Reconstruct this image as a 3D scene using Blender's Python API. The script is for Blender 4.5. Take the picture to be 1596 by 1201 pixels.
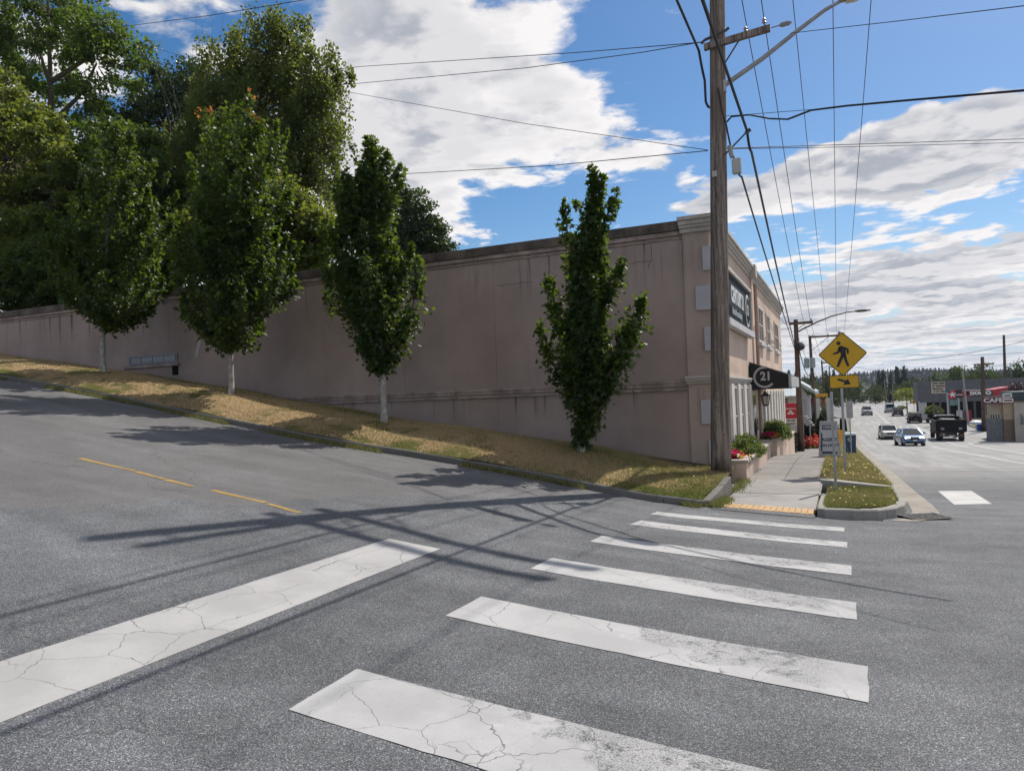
import bpy, bmesh, math, random
import numpy as np
from mathutils import Vector, Matrix
R_ = math.radians
random.seed(7); RNG = np.random.default_rng(11)
for o in list(bpy.data.objects): bpy.data.objects.remove(o)
SC = bpy.context.scene; COL = SC.collection

# ------------------------------------------------------------------ camera
V1 = np.array([1311., 603.]); V2 = np.array([-1710., 716.]); PC = np.array([798., 600.5])
FPX = math.sqrt(-np.dot(V1-PC, V2-PC)); EYE = 1.6
def _raw(p): return np.array([p[0]-PC[0], -(p[1]-PC[1]), -FPX])
_y = _raw(V1)/np.linalg.norm(_raw(V1)); _xl = _raw(V2)/np.linalg.norm(_raw(V2))
_x = -(_xl-np.dot(_xl, _y)*_y); _x /= np.linalg.norm(_x); _z = np.cross(_x, _y)
RM = np.array([_x, _y, _z])
cam_d = bpy.data.cameras.new('camera'); cam = bpy.data.objects.new('camera', cam_d); COL.objects.link(cam)
cam_d.sensor_fit = 'HORIZONTAL'; cam_d.sensor_width = 36.0; cam_d.lens = 36.0*FPX/1596.0
cam_d.clip_start = .1; cam_d.clip_end = 20000
m4 = Matrix.Identity(4)
for i in range(3):
    for j in range(3): m4[i][j] = RM[i][j]
m4.translation = Vector((0, 0, EYE)); cam.matrix_world = m4
SC.camera = cam
HAZE = .0001
# ------------------------------------------------------------------ light
SUN_EL = R_(50.5); SUN_AZ = np.array([.375, .927]); SUN_AZ = SUN_AZ/np.linalg.norm(SUN_AZ)
TO_SUN = Vector((SUN_AZ[0]*math.cos(SUN_EL), SUN_AZ[1]*math.cos(SUN_EL), math.sin(SUN_EL)))
sd = bpy.data.lights.new('sun', 'SUN'); sd.energy = 5.0; sd.angle = R_(.45); sd.color = (1, .945, .86)
so = bpy.data.objects.new('sun', sd); COL.objects.link(so)
so.rotation_euler = TO_SUN.to_track_quat('Z', 'Y').to_euler(); so.location = (20, 40, 60)
SC.view_settings.view_transform = 'Standard'; SC.view_settings.look = 'None'
SC.view_settings.exposure = 0.0; SC.view_settings.gamma = 1.0; SC.view_settings.use_curve_mapping = False
SC.render.engine = 'CYCLES'
cy = SC.cycles
cy.max_bounces = 6; cy.diffuse_bounces = 2; cy.glossy_bounces = 2; cy.transmission_bounces = 4; cy.volume_bounces = 0
cy.transparent_max_bounces = 8; cy.use_denoising = True; cy.use_adaptive_sampling = False; cy.sample_clamp_indirect = 6
try: cy.denoiser = 'OPENIMAGEDENOISE'
except Exception: pass

# ------------------------------------------------------------------ node helper
class NT:
    def __init__(s, tree): s.t = tree; s.n = tree.nodes; s.l = tree.links
    def node(s, typ, props=None, **ins):
        n = s.n.new(typ)
        for k, v in (props or {}).items(): setattr(n, k, v)
        for k, v in ins.items(): s.set(n, k, v)
        return n
    def set(s, n, k, v):
        if isinstance(k, str) and k.startswith('i') and k[1:].isdigit(): k = int(k[1:])
        elif isinstance(k, str): k = k.replace('_', ' ')
        sock = n.inputs[k]
        if isinstance(v, bpy.types.NodeSocket): s.l.new(v, sock)
        elif isinstance(v, bpy.types.Node): s.l.new(v.outputs[0], sock)
        else:
            if sock.type == 'RGBA' and len(v) == 3: v = (*v, 1)
            sock.default_value = v
    def math(s, op, a, b=0.0, c=0.0, clamp=False):
        n = s.node('ShaderNodeMath', {'operation': op, 'use_clamp': clamp}, i0=a, i1=b)
        if op in ('MULTIPLY_ADD', 'SMOOTH_MIN', 'SMOOTH_MAX', 'COMPARE'): s.set(n, 'i2', c)
        return n.outputs[0]
    def vmath(s, op, a, b=(0, 0, 0)):
        n = s.node('ShaderNodeVectorMath', {'operation': op}, i0=a)
        if op == 'SCALE': s.set(n, 'Scale', b)
        else: s.set(n, 'i1', b)
        return n.outputs[0]
    def ramp(s, f, a, b, lo=0.0, hi=1.0, smooth=True):
        n = s.node('ShaderNodeMapRange', {'interpolation_type': 'SMOOTHSTEP' if smooth else 'LINEAR'}, i0=f, i1=a, i2=b, i3=lo, i4=hi)
        return n.outputs[0]
    def mix(s, f, a, b, blend='MIX'):
        n = s.node('ShaderNodeMix', {'data_type': 'RGBA', 'blend_type': blend})
        s.set(n, 'i0', f); s.set(n, 'i6', a); s.set(n, 'i7', b)
        return n.outputs[2]
    def noise(s, vec, scale, detail=4.0, rough=.55, dist=0.0, out=0):
        n = s.node('ShaderNodeTexNoise', Vector=vec, Scale=scale, Detail=detail, Roughness=rough, Distortion=dist)
        return n.outputs[out]
    def voro(s, vec, scale, feature='F1', out=0, rnd=1.0):
        n = s.node('ShaderNodeTexVoronoi', {'feature': feature}, Vector=vec, Scale=scale, Randomness=rnd)
        return n.outputs[out]
    def pos(s): return s.node('ShaderNodeNewGeometry').outputs['Position']
    def obj(s): return s.node('ShaderNodeTexCoord').outputs['Object']
    def sep(s, v): return s.node('ShaderNodeSeparateXYZ', i0=v).outputs
    def comb(s, x, y, z): return s.node('ShaderNodeCombineXYZ', i0=x, i1=y, i2=z).outputs[0]
    def val(s, c, k):  # scale a colour by a value
        n = s.node('ShaderNodeHueSaturation', Color=c); s.set(n, 'Value', k); return n.outputs[0]

MATS = {}
def newmat(name):
    m = bpy.data.materials.new(name); m.use_nodes = True
    t = NT(m.node_tree); t.n.clear()
    out = t.node('ShaderNodeOutputMaterial'); b = t.node('ShaderNodeBsdfPrincipled')
    t.l.new(b.outputs[0], out.inputs[0]); MATS[name] = m
    return m, t, b, out
def mat(name, col, rough=.7, var=.12, scale=3.0, bump=0.0, bscale=40.0, metal=0.0, spec=.5, streak=0.0, col2=None, emit=0.0, coat=0.0):
    """plain material with broken-up colour, streaks of dirt and fine relief"""
    if name in MATS: return MATS[name]
    m, t, b, out = newmat(name)
    p = t.pos()
    f = t.noise(p, scale, 5, .6)
    c = t.mix(t.ramp(f, .3, .7), tuple(x*(1-var) for x in col), tuple(min(1, x*(1+var)) for x in (col2 or col)))
    if streak:
        q = t.vmath('MULTIPLY', p, (6, 6, .5)); g = t.noise(q, 2.0, 4, .6)
        c = t.mix(t.ramp(g, .52, .75, 0, streak), c, tuple(x*.35 for x in col))
    t.set(b, 'Base Color', c); b.inputs['Roughness'].default_value = rough; b.inputs['Metallic'].default_value = metal
    b.inputs['Specular IOR Level'].default_value = spec
    if coat: b.inputs['Coat Weight'].default_value = coat; b.inputs['Coat Roughness'].default_value = .04
    if bump:
        bn = t.node('ShaderNodeBump', Strength=.6, Distance=bump, Height=t.noise(p, bscale, 4, .6)); t.set(b, 'Normal', bn)
    if emit:
        b.inputs['Emission Color'].default_value = (*col, 1); b.inputs['Emission Strength'].default_value = emit
    return m
def glassmat(name, tint=(.02, .03, .035), rough=.04):
    if name in MATS: return MATS[name]
    m, t, b, out = newmat(name)
    t.set(b, 'Base Color', tint); b.inputs['Roughness'].default_value = rough; b.inputs['Specular IOR Level'].default_value = .8
    return m

# ------------------------------------------------------------------ sky
def build_world():
    w = bpy.data.worlds.new('World'); SC.world = w; w.use_nodes = True
    t = NT(w.node_tree); t.n.clear()
    out = t.node('ShaderNodeOutputWorld'); bg = t.node('ShaderNodeBackground'); t.l.new(bg.outputs[0], out.inputs[0])
    sky = t.node('ShaderNodeTexSky'); sky.sky_type = 'NISHITA'; sky.sun_disc = False
    sky.sun_elevation = SUN_EL; sky.sun_rotation = math.atan2(SUN_AZ[0], SUN_AZ[1])
    sky.air_density = 1.0; sky.dust_density = .6; sky.ozone_density = 2.0; sky.altitude = 60
    d = t.node('ShaderNodeTexCoord').outputs['Generated']
    x, y, z = t.sep(d)
    zc = t.math('MAXIMUM', z, 0.0)
    k = t.math('DIVIDE', 1.0, t.math('ADD', zc, .085))
    u = t.comb(t.math('MULTIPLY', x, k), t.math('MULTIPLY', y, k), 0.0)       # cloud deck plane
    def dens(vec):
        wv = t.vmath('ADD', vec, t.vmath('SCALE', t.noise(vec, 1.3, 4, .55, out=1), .45))
        a = t.noise(wv, CL_S1, 12, .60)
        bb = t.noise(t.vmath('ADD', vec, CL_OFF), .42, 3, .5)
        p1 = t.math('SUBTRACT', .45, t.voro(t.vmath('ADD', wv, t.vmath('SCALE', t.noise(vec, 7, 4, .6, out=1), .14)), 4.5))
        p2 = t.math('SUBTRACT', .45, t.voro(t.vmath('ADD', wv, t.vmath('SCALE', t.noise(vec, 19, 3, .6, out=1), .05)), 13))
        s1 = t.math('ADD', t.math('MULTIPLY', a, .72), t.math('MULTIPLY', bb, .42))
        return t.math('ADD', s1, t.math('ADD', t.math('MULTIPLY', p1, .13), t.math('MULTIPLY', p2, .055)))
    CL_S1 = 1.55; CL_OFF = (3.7, 1.2, 4.4)
    d0 = dens(u)
    ud = t.vmath('ADD', u, (SUN_AZ[0]*.16, SUN_AZ[1]*.16, 0.0)); d1 = dens(ud)
    # clear openings and big banks of the cloud deck (places on the deck plane)
    def deck(px, py):
        r = RM @ _raw((px, py)); r = r/np.linalg.norm(r); kk = 1/(max(r[2], 0)+.085); return (float(r[0]*kk), float(r[1]*kk), 0.0)
    bias = None
    for (px, py, rad, amt) in CLOUD_SPOTS:
        c = deck(px, py)
        dist = t.node('ShaderNodeVectorMath', {'operation': 'DISTANCE'}, i0=u, i1=c).outputs[1]
        g = t.ramp(dist, 0.0, rad, amt, 0.0)
        bias = g if bias is None else t.math('ADD', bias, g)
    d0 = t.math('ADD', d0, bias); d1 = t.math('ADD', d1, bias)
    thr = t.ramp(z, .02, .30, .505, .545)
    cov = t.math('SUBTRACT', d0, thr)
    alpha = t.ramp(cov, -.015, .05)
    lit = t.math('SUBTRACT', d0, d1)                                            # >0 on the side turned to the sun
    shade = t.math('ADD', t.ramp(lit, -.065, .045, 0.0, .62), t.ramp(cov, .02, .17, .45, 0.0))
    ccol = t.mix(shade, (4.9, 5.2, 5.9), (10.9, 10.6, 10.6))
    blue = t.node('ShaderNodeHueSaturation', Color=sky.outputs[0], Saturation=1.34, Value=SKY_GAIN).outputs[0]
    blue = t.mix(t.ramp(z, .02, .16, .75, 0.0), blue, (5.2, 6.7, 8.8))
    c = t.mix(alpha, blue, ccol)
    hz = t.ramp(z, 0.0, .06, .4, 0.0)
    c = t.mix(hz, c, (7.0, 7.6, 8.6))
    c = t.mix(t.ramp(z, -.03, -.005, 1.0, 0.0), c, (1.9, 1.85, 1.75))
    w.cycles.sampling_method = 'MANUAL'; w.cycles.sample_map_resolution = 2048
    t.set(bg, 'Color', c); bg.inputs['Strength'].default_value = .088
SKY_GAIN = 1.22
CLOUD_SPOTS = [(1250, 110, .50, -.25), (1480, 70, .5, -.22), (1330, 60, .5, -.18), (850, 120, .8, .055), (700, 250, .8, .07), (930, 60, .18, -.07), (760, 150, .16, -.06), (1010, 250, .45, .10), (600, 330, .45, .08), (1520, 215, .70, .28), (1380, 260, .50, .25),
               (430, 60, .25, -.14), (840, 350, .28, -.14), (1200, 390, .40, -.12), (1420, 450, 1.8, .10), (1150, 300, .35, .12), (1330, 190, .22, -.05), (560, 40, .3, .05)]
build_world()

# ------------------------------------------------------------------ terrain
G = [(-60, .9), (0, 0), (6, -.19), (12, -.45), (18, -.78), (24, -1.09), (30, -1.42), (45, -2.25), (60, -3.1), (72, -3.7), (85, -4.0), (100, -4.1), (150, -3.95), (250, -3.5), (400, -3.0), (2500, -2.6)]
SX = [(-160, 16), (-60, 8.6), (-30, 4.1), (-21, 2.77), (-17, 2.14), (-14, 1.59), (-10, .91), (-7, .54), (-5, .335), (-4, .20), (-3, .105), (-2, .07), (-1, .035), (0, 0), (300, 0)]
WX = [(-10, .2), (-7, .3), (-5, .5), (-3, .8), (0, 1)]
def _tab(T):
    xs = np.array([a for a, _ in T], float); ys = np.array([b for _, b in T], float)
    def f(x):   # smoothed piecewise profile
        x = np.asarray(x, float); h = .8
        return (np.interp(x-h, xs, ys)+2*np.interp(x, xs, ys)+np.interp(x+h, xs, ys))/4
    return f
gY, sX, wX = _tab(G), _tab(SX), _tab(WX)
def zr(X, Y): return sX(X)+wX(X)*gY(Y)
SWT = _tab([(12.0, -.47), (13.2, -.47), (17, -.42), (23, -.44), (26, -.60), (35, -1.3), (45, -2.08), (60, -2.96), (72, -3.56), (85, -3.86), (100, -3.96), (150, -3.8), (250, -3.36), (400, -2.86)])
def zf(X, Y):   # pavement and planting strip along the main street
    X = np.asarray(X, float); w = np.clip((X+.55)/1.5, 0, 1)
    return SWT(Y)*(1-w)+(gY(Y)+.15)*w
def ray(px, py): return RM @ _raw((px, py))
def at(px, py, Y):
    r = ray(px, py); k = Y/r[1]; return Vector((r[0]*k, Y, EYE+r[2]*k))
def atX(px, py, X):
    r = ray(px, py); k = X/r[0]; return Vector((X, r[1]*k, EYE+r[2]*k))
def hit(px, py, fn=zr):
    r = ray(px, py); r = r/np.linalg.norm(r); t = 1.0
    while t < 1500:
        P = r*t; d = P[2]+EYE-float(fn(P[0], P[1]))
        if d < 0.002: break
        t += max(.004, d*.7)
    return Vector((P[0], P[1], P[2]+EYE))
def dep(P): return float(-(RM.T @ np.array([P[0], P[1], P[2]-EYE]))[2])
def px2m(Y, px, py): return dep(at(px, py, Y))/FPX

# ------------------------------------------------------------------ mesh helpers
def link(name, me, parent=None):
    o = bpy.data.objects.new(name, me); COL.objects.link(o)
    if parent is not None: o.parent = parent
    return o
def mesh(name, V, F, mats, parent=None, smooth=False, mi=None, uv=None):
    me = bpy.data.meshes.new(name)
    me.from_pydata([tuple(v) for v in V], [], [tuple(f) for f in F])
    for m in (mats if isinstance(mats, (list, tuple)) else [mats]): me.materials.append(m)
    if mi is not None: me.polygons.foreach_set('material_index', np.array(mi, np.int32))
    if smooth: me.polygons.foreach_set('use_smooth', np.ones(len(F), bool))
    if uv is not None:
        l = me.uv_layers.new(name='UVMap'); idx = np.zeros(len(me.loops), np.int32); me.loops.foreach_get('vertex_index', idx)
        l.data.foreach_set('uv', np.asarray(uv, np.float32)[idx].ravel())
    me.update()
    return link(name, me, parent)
class MB:
    def __init__(s): s.V = []; s.F = []; s.I = []; s.k = 0
    def m(s, k): s.k = k; return s
    def add(s, V, F):
        n = len(s.V); s.V += [tuple(v) for v in V]; s.F += [tuple(i+n for i in f) for f in F]; s.I += [s.k]*len(F); return s
    def box(s, x0, x1, y0, y1, z0, z1, rz=0.0, c=None):
        V = [(x, y, z) for z in (z0, z1) for y in (y0, y1) for x in (x0, x1)]
        if rz:
            c = c or ((x0+x1)/2, (y0+y1)/2); ca, sa = math.cos(rz), math.sin(rz)
            V = [(c[0]+(x-c[0])*ca-(y-c[1])*sa, c[1]+(x-c[0])*sa+(y-c[1])*ca, z) for x, y, z in V]
        return s.add(V, [(0, 2, 3, 1), (4, 5, 7, 6), (0, 1, 5, 4), (2, 6, 7, 3), (0, 4, 6, 2), (1, 3, 7, 5)])
    def tube(s, pts, rad, n=8, cap=True):
        P = [Vector(p) for p in pts]; rad = rad if isinstance(rad, (list, tuple)) else [rad]*len(P)
        V = []; F = []; prev = None
        for i, p in enumerate(P):
            d = (P[min(i+1, len(P)-1)]-P[max(i-1, 0)]).normalized()
            if prev is None:
                a = Vector((0, 0, 1)) if abs(d.z) < .9 else Vector((1, 0, 0)); e = d.cross(a).normalized()
            else: e = (prev-d*prev.dot(d)).normalized()
            prev = e; f = d.cross(e)
            for k in range(n):
                a = 2*math.pi*k/n; V.append(p+(e*math.cos(a)+f*math.sin(a))*rad[i])
        for i in range(len(P)-1):
            for k in range(n):
                F.append((i*n+k, i*n+(k+1) % n, (i+1)*n+(k+1) % n, (i+1)*n+k))
        if cap: F.append(tuple(range(n-1, -1, -1))); F.append(tuple((len(P)-1)*n+k for k in range(n)))
        return s.add(V, F)
    def prism(s, poly, d0, d1, plane='xz'):
        """polygon extruded along the missing axis"""
        def mk(a, b, d):
            return {'xz': (a, d, b), 'yz': (d, a, b), 'xy': (a, b, d)}[plane]
        n = len(poly); V = [mk(a, b, d0) for a, b in poly]+[mk(a, b, d1) for a, b in poly]
        F = [tuple(range(n)), tuple(range(2*n-1, n-1, -1))]+[(i, i+n, (i+1) % n+n, (i+1) % n) for i in range(n)]
        return s.add(V, F)
    def lathe(s, prof, n=16, c=(0, 0, 0)):
        V = [(c[0]+r*math.cos(2*math.pi*k/n), c[1]+r*math.sin(2*math.pi*k/n), c[2]+z) for r, z in prof for k in range(n)]
        F = [(i*n+k, i*n+(k+1) % n, (i+1)*n+(k+1) % n, (i+1)*n+k) for i in range(len(prof)-1) for k in range(n)]
        F += [tuple(range(n-1, -1, -1)), tuple((len(prof)-1)*n+k for k in range(n))]
        return s.add(V, F)
    def loft(s, rings, cap=True):
        n = len(rings[0]); V = [p for r in rings for p in r]
        F = [(i*n+k, i*n+(k+1) % n, (i+1)*n+(k+1) % n, (i+1)*n+k) for i in range(len(rings)-1) for k in range(n)]
        if cap: F += [tuple(range(n-1, -1, -1)), tuple((len(rings)-1)*n+k for k in range(n))]
        return s.add(V, F)
    def obj(s, name, mats, parent=None, bevel=0.0, smooth=False, seg=2):
        o = mesh(name, s.V, s.F, mats, parent, smooth, s.I)
        fixn(o.data)
        if bevel:
            b = o.modifiers.new('bevel', 'BEVEL'); b.width = bevel; b.segments = seg; b.limit_method = 'ANGLE'; b.angle_limit = R_(35)
        if smooth: sharp(o.data)
        return o
def sharp(me, ang=40):
    try: me.set_sharp_from_angle(angle=R_(ang))
    except Exception: pass
def fixn(me):
    bm = bmesh.new(); bm.from_mesh(me); bmesh.ops.recalc_face_normals(bm, faces=bm.faces); bm.to_mesh(me); bm.free()
def thing(name, label, cat, loc=(0, 0, 0), rz=0.0, group=None):
    o = bpy.data.objects.new(name, None); COL.objects.link(o); o.location = loc; o.rotation_euler = (0, 0, rz); o.empty_display_size = .2
    o['label'] = label; o['category'] = cat
    if group: o['group'] = group
    return o
def tag(o, label, cat, group=None):
    o['label'] = label; o['category'] = cat
    if group: o['group'] = group
    return o
def kind(o, k): o['kind'] = k; return o
def copy_tree(o, parent=None):
    c = o.copy(); COL.objects.link(c)
    if parent is not None: c.parent = parent
    for ch in list(o.children): copy_tree(ch, c)
    return c
def text(name, s, size, m, parent, M, ext=.004, bold=0.0, sx=1.0, align='CENTER'):
    cu = bpy.data.curves.new(name, 'FONT'); cu.body = s; cu.size = size; cu.extrude = ext; cu.offset = bold
    cu.align_x = align; cu.align_y = 'CENTER'; cu.resolution_u = 3
    tmp = bpy.data.objects.new('tmp', cu); COL.objects.link(tmp); bpy.context.view_layer.update()
    me = bpy.data.meshes.new_from_object(tmp.evaluated_get(bpy.context.evaluated_depsgraph_get()))
    bpy.data.objects.remove(tmp); bpy.data.curves.remove(cu)
    me.transform(Matrix.Diagonal((sx, 1, 1, 1))); me.transform(M); me.materials.clear(); me.materials.append(m); me.name = name
    return link(name, me, parent)
FACE_CAM = Matrix.Rotation(math.pi/2, 4, 'X')                         # text standing up, read from -Y
FACE_EAST = Matrix.Rotation(math.pi/2, 4, 'Z') @ FACE_CAM             # read from +X
def T(x, y, z): return Matrix.Translation((x, y, z))
def sheet(name, xs, ys, fn, m, off=0.0, parent=None, mask=None, uv=None):
    nx, ny = len(xs), len(ys); X, Y = np.meshgrid(xs, ys); Z = fn(X, Y)+off
    V = np.stack([X.ravel(), Y.ravel(), Z.ravel()], 1)
    F = [(j*nx+i, j*nx+i+1, (j+1)*nx+i+1, (j+1)*nx+i) for j in range(ny-1) for i in range(nx-1)
         if mask is None or mask((xs[i]+xs[i+1])/2, (ys[j]+ys[j+1])/2)]
    return mesh(name, V, F, m, parent, smooth=True)
def quad_sheet(name, P, m, parent, off=.004, nu=8, nv=2, fn=zr, wob=0.0):
    """four ground corners near-left, near-right, far-right, far-left draped over the ground"""
    V = []; uv = []
    for j in range(nv+1):
        for i in range(nu+1):
            u, v = i/nu, j/nv
            a = P[0].lerp(P[1], u); b = P[3].lerp(P[2], u); c = a.lerp(b, v)
            x = c.x+random.uniform(-wob, wob); y = c.y+random.uniform(-wob, wob)
            V.append((x, y, float(fn(x, y))+off)); uv.append((u, v))
    F = [(j*(nu+1)+i, j*(nu+1)+i+1, (j+1)*(nu+1)+i+1, (j+1)*(nu+1)+i) for j in range(nv) for i in range(nu)]
    return mesh(name, V, F, m, parent, uv=uv)
# ------------------------------------------------------------------ ground materials
def asphalt_nodes(t, p):
    """colour, height of worn chip-seal asphalt"""
    big = t.noise(p, .35, 4, .55); mid = t.noise(p, 2.2, 5, .6); fine = t.noise(p, 150, 3, .75)
    stone = t.voro(p, 200, out=1); sx = t.sep(stone)[0]
    c = t.mix(t.ramp(sx, .15, .95, smooth=False), (.040, .043, .048), (.218, .226, .240))
    c = t.mix(t.ramp(sx, .86, .98), c, (.44, .445, .45))
    c = t.mix(t.ramp(fine, .38, .62, .0, .45), c, (.085, .086, .09))
    c = t.val(c, t.ramp(mid, .25, .75, .84, 1.14)); c = t.val(c, t.ramp(big, .3, .7, .84, 1.14))
    x, y, z = t.sep(p)
    edge = t.math('ADD', x, t.math('MULTIPLY', t.noise(p, .5, 3), 3.0))
    old = t.ramp(t.math('SUBTRACT', edge, t.math('MULTIPLY', y, .55)), -9.2, -8.9, .85, 0.0)   # older, browner surfacing up the hill
    c = t.mix(old, c, t.mix(.5, c, (.165, .152, .142)))
    main = t.math('MULTIPLY', t.ramp(x, .9, 1.6), t.ramp(y, 16, 34))                # lighter worn main carriageway
    c = t.mix(t.math('MULTIPLY', main, .7), c, t.mix(t.ramp(t.noise(t.vmath('MULTIPLY', p, (1.2, .04, 1)), 1.5, 3), .35, .65), (.28, .275, .27), (.38, .375, .365)))
    track = t.noise(t.vmath('MULTIPLY', p, (.12, 1.6, 1)), 1.0, 3)
    c = t.val(c, t.ramp(track, .3, .7, .86, 1.10))
    # long thin seams and cracks
    wv = t.vmath('ADD', p, t.vmath('SCALE', t.noise(p, .9, 4, .6, out=1), 1.2))
    ck = t.voro(t.vmath('MULTIPLY', wv, (.55, 1.1, .0)), .42, 'DISTANCE_TO_EDGE')
    msk = t.ramp(t.noise(p, .22, 2), .48, .62)
    crk = t.math('MULTIPLY', t.ramp(ck, .0, .006, .6, 0.0), msk)
    c = t.mix(t.math('MULTIPLY', crk, .65), c, (.03, .03, .03))
    spot = t.ramp(t.noise(p, 1.3, 4, .6), .64, .76)
    c = t.mix(t.math('MULTIPLY', spot, .16), c, (.04, .04, .042))
    h = t.math('ADD', t.math('MULTIPLY', sx, .6), t.math('SUBTRACT', t.math('MULTIPLY', fine, .6), t.math('MULTIPLY', crk, .8)))
    return c, h
def mk_asphalt():
    m, t, b, out = newmat('asphalt'); p = t.pos()
    c, h = asphalt_nodes(t, p)
    t.set(b, 'Base Color', c); b.inputs['Roughness'].default_value = .82; b.inputs['Specular IOR Level'].default_value = .35
    t.set(b, 'Normal', t.node('ShaderNodeBump', Strength=.8, Distance=.007, Height=h))
    return m
def mk_paint(name, col, wear=1.0, crack=1.0, flake=1.0):
    m, t, b, out = newmat(name); p = t.pos()
    ac, ah = asphalt_nodes(t, p)
    uvn = t.node('ShaderNodeUVMap').outputs[0]; u, v, _ = t.sep(uvn)
    base = t.mix(t.ramp(t.noise(p, 1.7, 5, .6), .35, .65), tuple(k*.84 for k in col), col)
    base = t.mix(t.ramp(t.noise(p, 60, 3, .7), .55, .8, 0, .35), base, tuple(k*.55 for k in col))
    patch = t.ramp(t.noise(p, 2.6, 5, .7), .66, .68)
    base = t.mix(t.math('MULTIPLY', patch, .5), base, tuple(min(1, k*1.15) for k in col))
    # cracks
    wv = t.vmath('ADD', t.vmath('ADD', p, (3.31, 1.73, 0)), t.vmath('SCALE', t.noise(p, 3.0, 4, .6, out=1), .24))
    e1 = t.voro(t.vmath('MULTIPLY', wv, (1, 1, 0)), 1.9, 'DISTANCE_TO_EDGE'); e2 = t.voro(t.vmath('MULTIPLY', wv, (1, 1, 0)), 6.5, 'DISTANCE_TO_EDGE')
    c1 = t.math('MULTIPLY', t.ramp(e1, .0, .008, .8, 0), t.ramp(t.noise(p, 1.1, 2), .40, .50))
    c2 = t.math('MULTIPLY', t.ramp(e2, .0, .035, 1, 0), t.ramp(t.noise(p, .9, 2), .56, .64))
    crk = t.math('MULTIPLY', t.math('MAXIMUM', c1, t.math('MULTIPLY', c2, .8)), crack)
    # flaking along one wheel path: the far half of the stripe towards its street end
    edge = t.math('ADD', t.ramp(u, .30, .75), t.math('MULTIPLY', t.math('SUBTRACT', v, .5), 1.1))
    zone = t.ramp(t.math('ADD', edge, t.math('MULTIPLY', t.math('SUBTRACT', t.noise(p, 3.5, 3), .5), 1.6)), .62, .78)
    zone = t.math('MULTIPLY', zone, t.ramp(u, .90, .94, 1.0, .25))
    chips = t.math('MAXIMUM', t.ramp(t.noise(p, 120, 4, .8), .47, .60, 0, .85), t.math('MULTIPLY', t.ramp(t.noise(p, 9, 5, .75), .50, .60), t.ramp(t.noise(p, 75, 4, .8), .42, .52)))
    fl = t.math('MULTIPLY', t.math('MULTIPLY', zone, chips), flake)
    gen = t.math('MULTIPLY', t.ramp(t.noise(p, 110, 4, .8), .58, .70), wear*.6)
    gap = t.math('MULTIPLY', t.ramp(t.noise(p, 7.0, 5, .8), .70, .73), wear)
    mask = t.math('MAXIMUM', t.math('MAXIMUM', fl, gen), t.math('MAXIMUM', gap, crk), clamp=True)
    t.set(b, 'Base Color', t.mix(mask, base, t.mix(crk, ac, (.035, .035, .035))))
    b.inputs['Roughness'].default_value = .72; b.inputs['Specular IOR Level'].default_value = .3
    hh = t.math('SUBTRACT', t.math('MULTIPLY', ah, .5), t.math('MULTIPLY', mask, .8))
    t.set(b, 'Normal', t.node('ShaderNodeBump', Strength=.4, Distance=.005, Height=hh))
    return m
def mk_concrete(name, col, dark=.55, rough=.9):
    m, t, b, out = newmat(name); p = t.pos()
    c = t.mix(t.ramp(t.noise(p, 1.1, 6, .65), .3, .7), tuple(k*.8 for k in col), tuple(k*1.1 for k in col))
    c = t.mix(t.ramp(t.noise(p, 70, 3, .7), .45, .8, 0, .4), c, tuple(k*.6 for k in col))
    c = t.mix(t.ramp(t.noise(p, 4.0, 5, .65), .58, .72, 0, dark), c, tuple(k*.45 for k in col))
    t.set(b, 'Base Color', c); b.inputs['Roughness'].default_value = rough; b.inputs['Specular IOR Level'].default_value = .25
    t.set(b, 'Normal', t.node('ShaderNodeBump', Strength=.4, Distance=.006, Height=t.noise(p, 35, 5, .7)))
    return m
def mk_turf():
    m, t, b, out = newmat('turf'); p = t.pos()
    f = t.noise(p, .75, 4, .6); g = t.noise(p, 4.5, 5, .65); h = t.noise(t.vmath('MULTIPLY', p, (60, 60, 60)), 1.0, 3, .7)
    dry = t.mix(g, (.35, .235, .125), (.50, .355, .20)); grn = t.mix(g, (.085, .095, .022), (.17, .165, .05))
    x, y, z = t.sep(p)
    isl = t.ramp(x, -1.2, -.8)
    amt = t.math('ADD', t.math('ADD', f, t.math('MULTIPLY', isl, .16)), t.math('ADD', t.ramp(y, 12.5, 13.2, .09, 0.0), t.ramp(x, -4.2, -2.5, 0.0, .10)))
    c = t.mix(t.ramp(amt, .53, .66), dry, grn)
    c = t.val(c, t.ramp(h, .3, .7, .5, 1.3))
    c = t.mix(t.ramp(t.noise(p, 2.3, 4, .6), .56, .72, 0, .55), c, (.23, .15, .085))
    c = t.mix(t.ramp(t.noise(p, 1.4, 4, .65), .56, .66, 0, .8), c, (.10, .105, .03))
    t.set(b, 'Base Color', c); b.inputs['Roughness'].default_value = .95; b.inputs['Specular IOR Level'].default_value = .1
    t.set(b, 'Normal', t.node('ShaderNodeBump', Strength=.9, Distance=.03, Height=t.noise(p, 55, 4, .7)))
    return m
def mk_blade(name, c0, c1, tr=.35):
    m = bpy.data.materials.new(name); m.use_nodes = True; t = NT(m.node_tree); t.n.clear(); MATS[name] = m
    out = t.node('ShaderNodeOutputMaterial')
    a = t.node('ShaderNodeAttribute', {'attribute_name': 'tint'}).outputs[2]
    c = t.mix(a, c0, c1)
    b = t.node('ShaderNodeBsdfPrincipled', Base_Color=c, Roughness=.55); b.inputs['Specular IOR Level'].default_value = .35
    tl = t.node('ShaderNodeBsdfTranslucent', Color=t.mix(.5, c, tuple(min(1, k*2.2) for k in c1)))
    mx = t.node('ShaderNodeMixShader', i0=tr); t.l.new(b.outputs[0], mx.inputs[1]); t.l.new(tl.outputs[0], mx.inputs[2])
    t.l.new(mx.outputs[0], out.inputs[0]); return m
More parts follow.
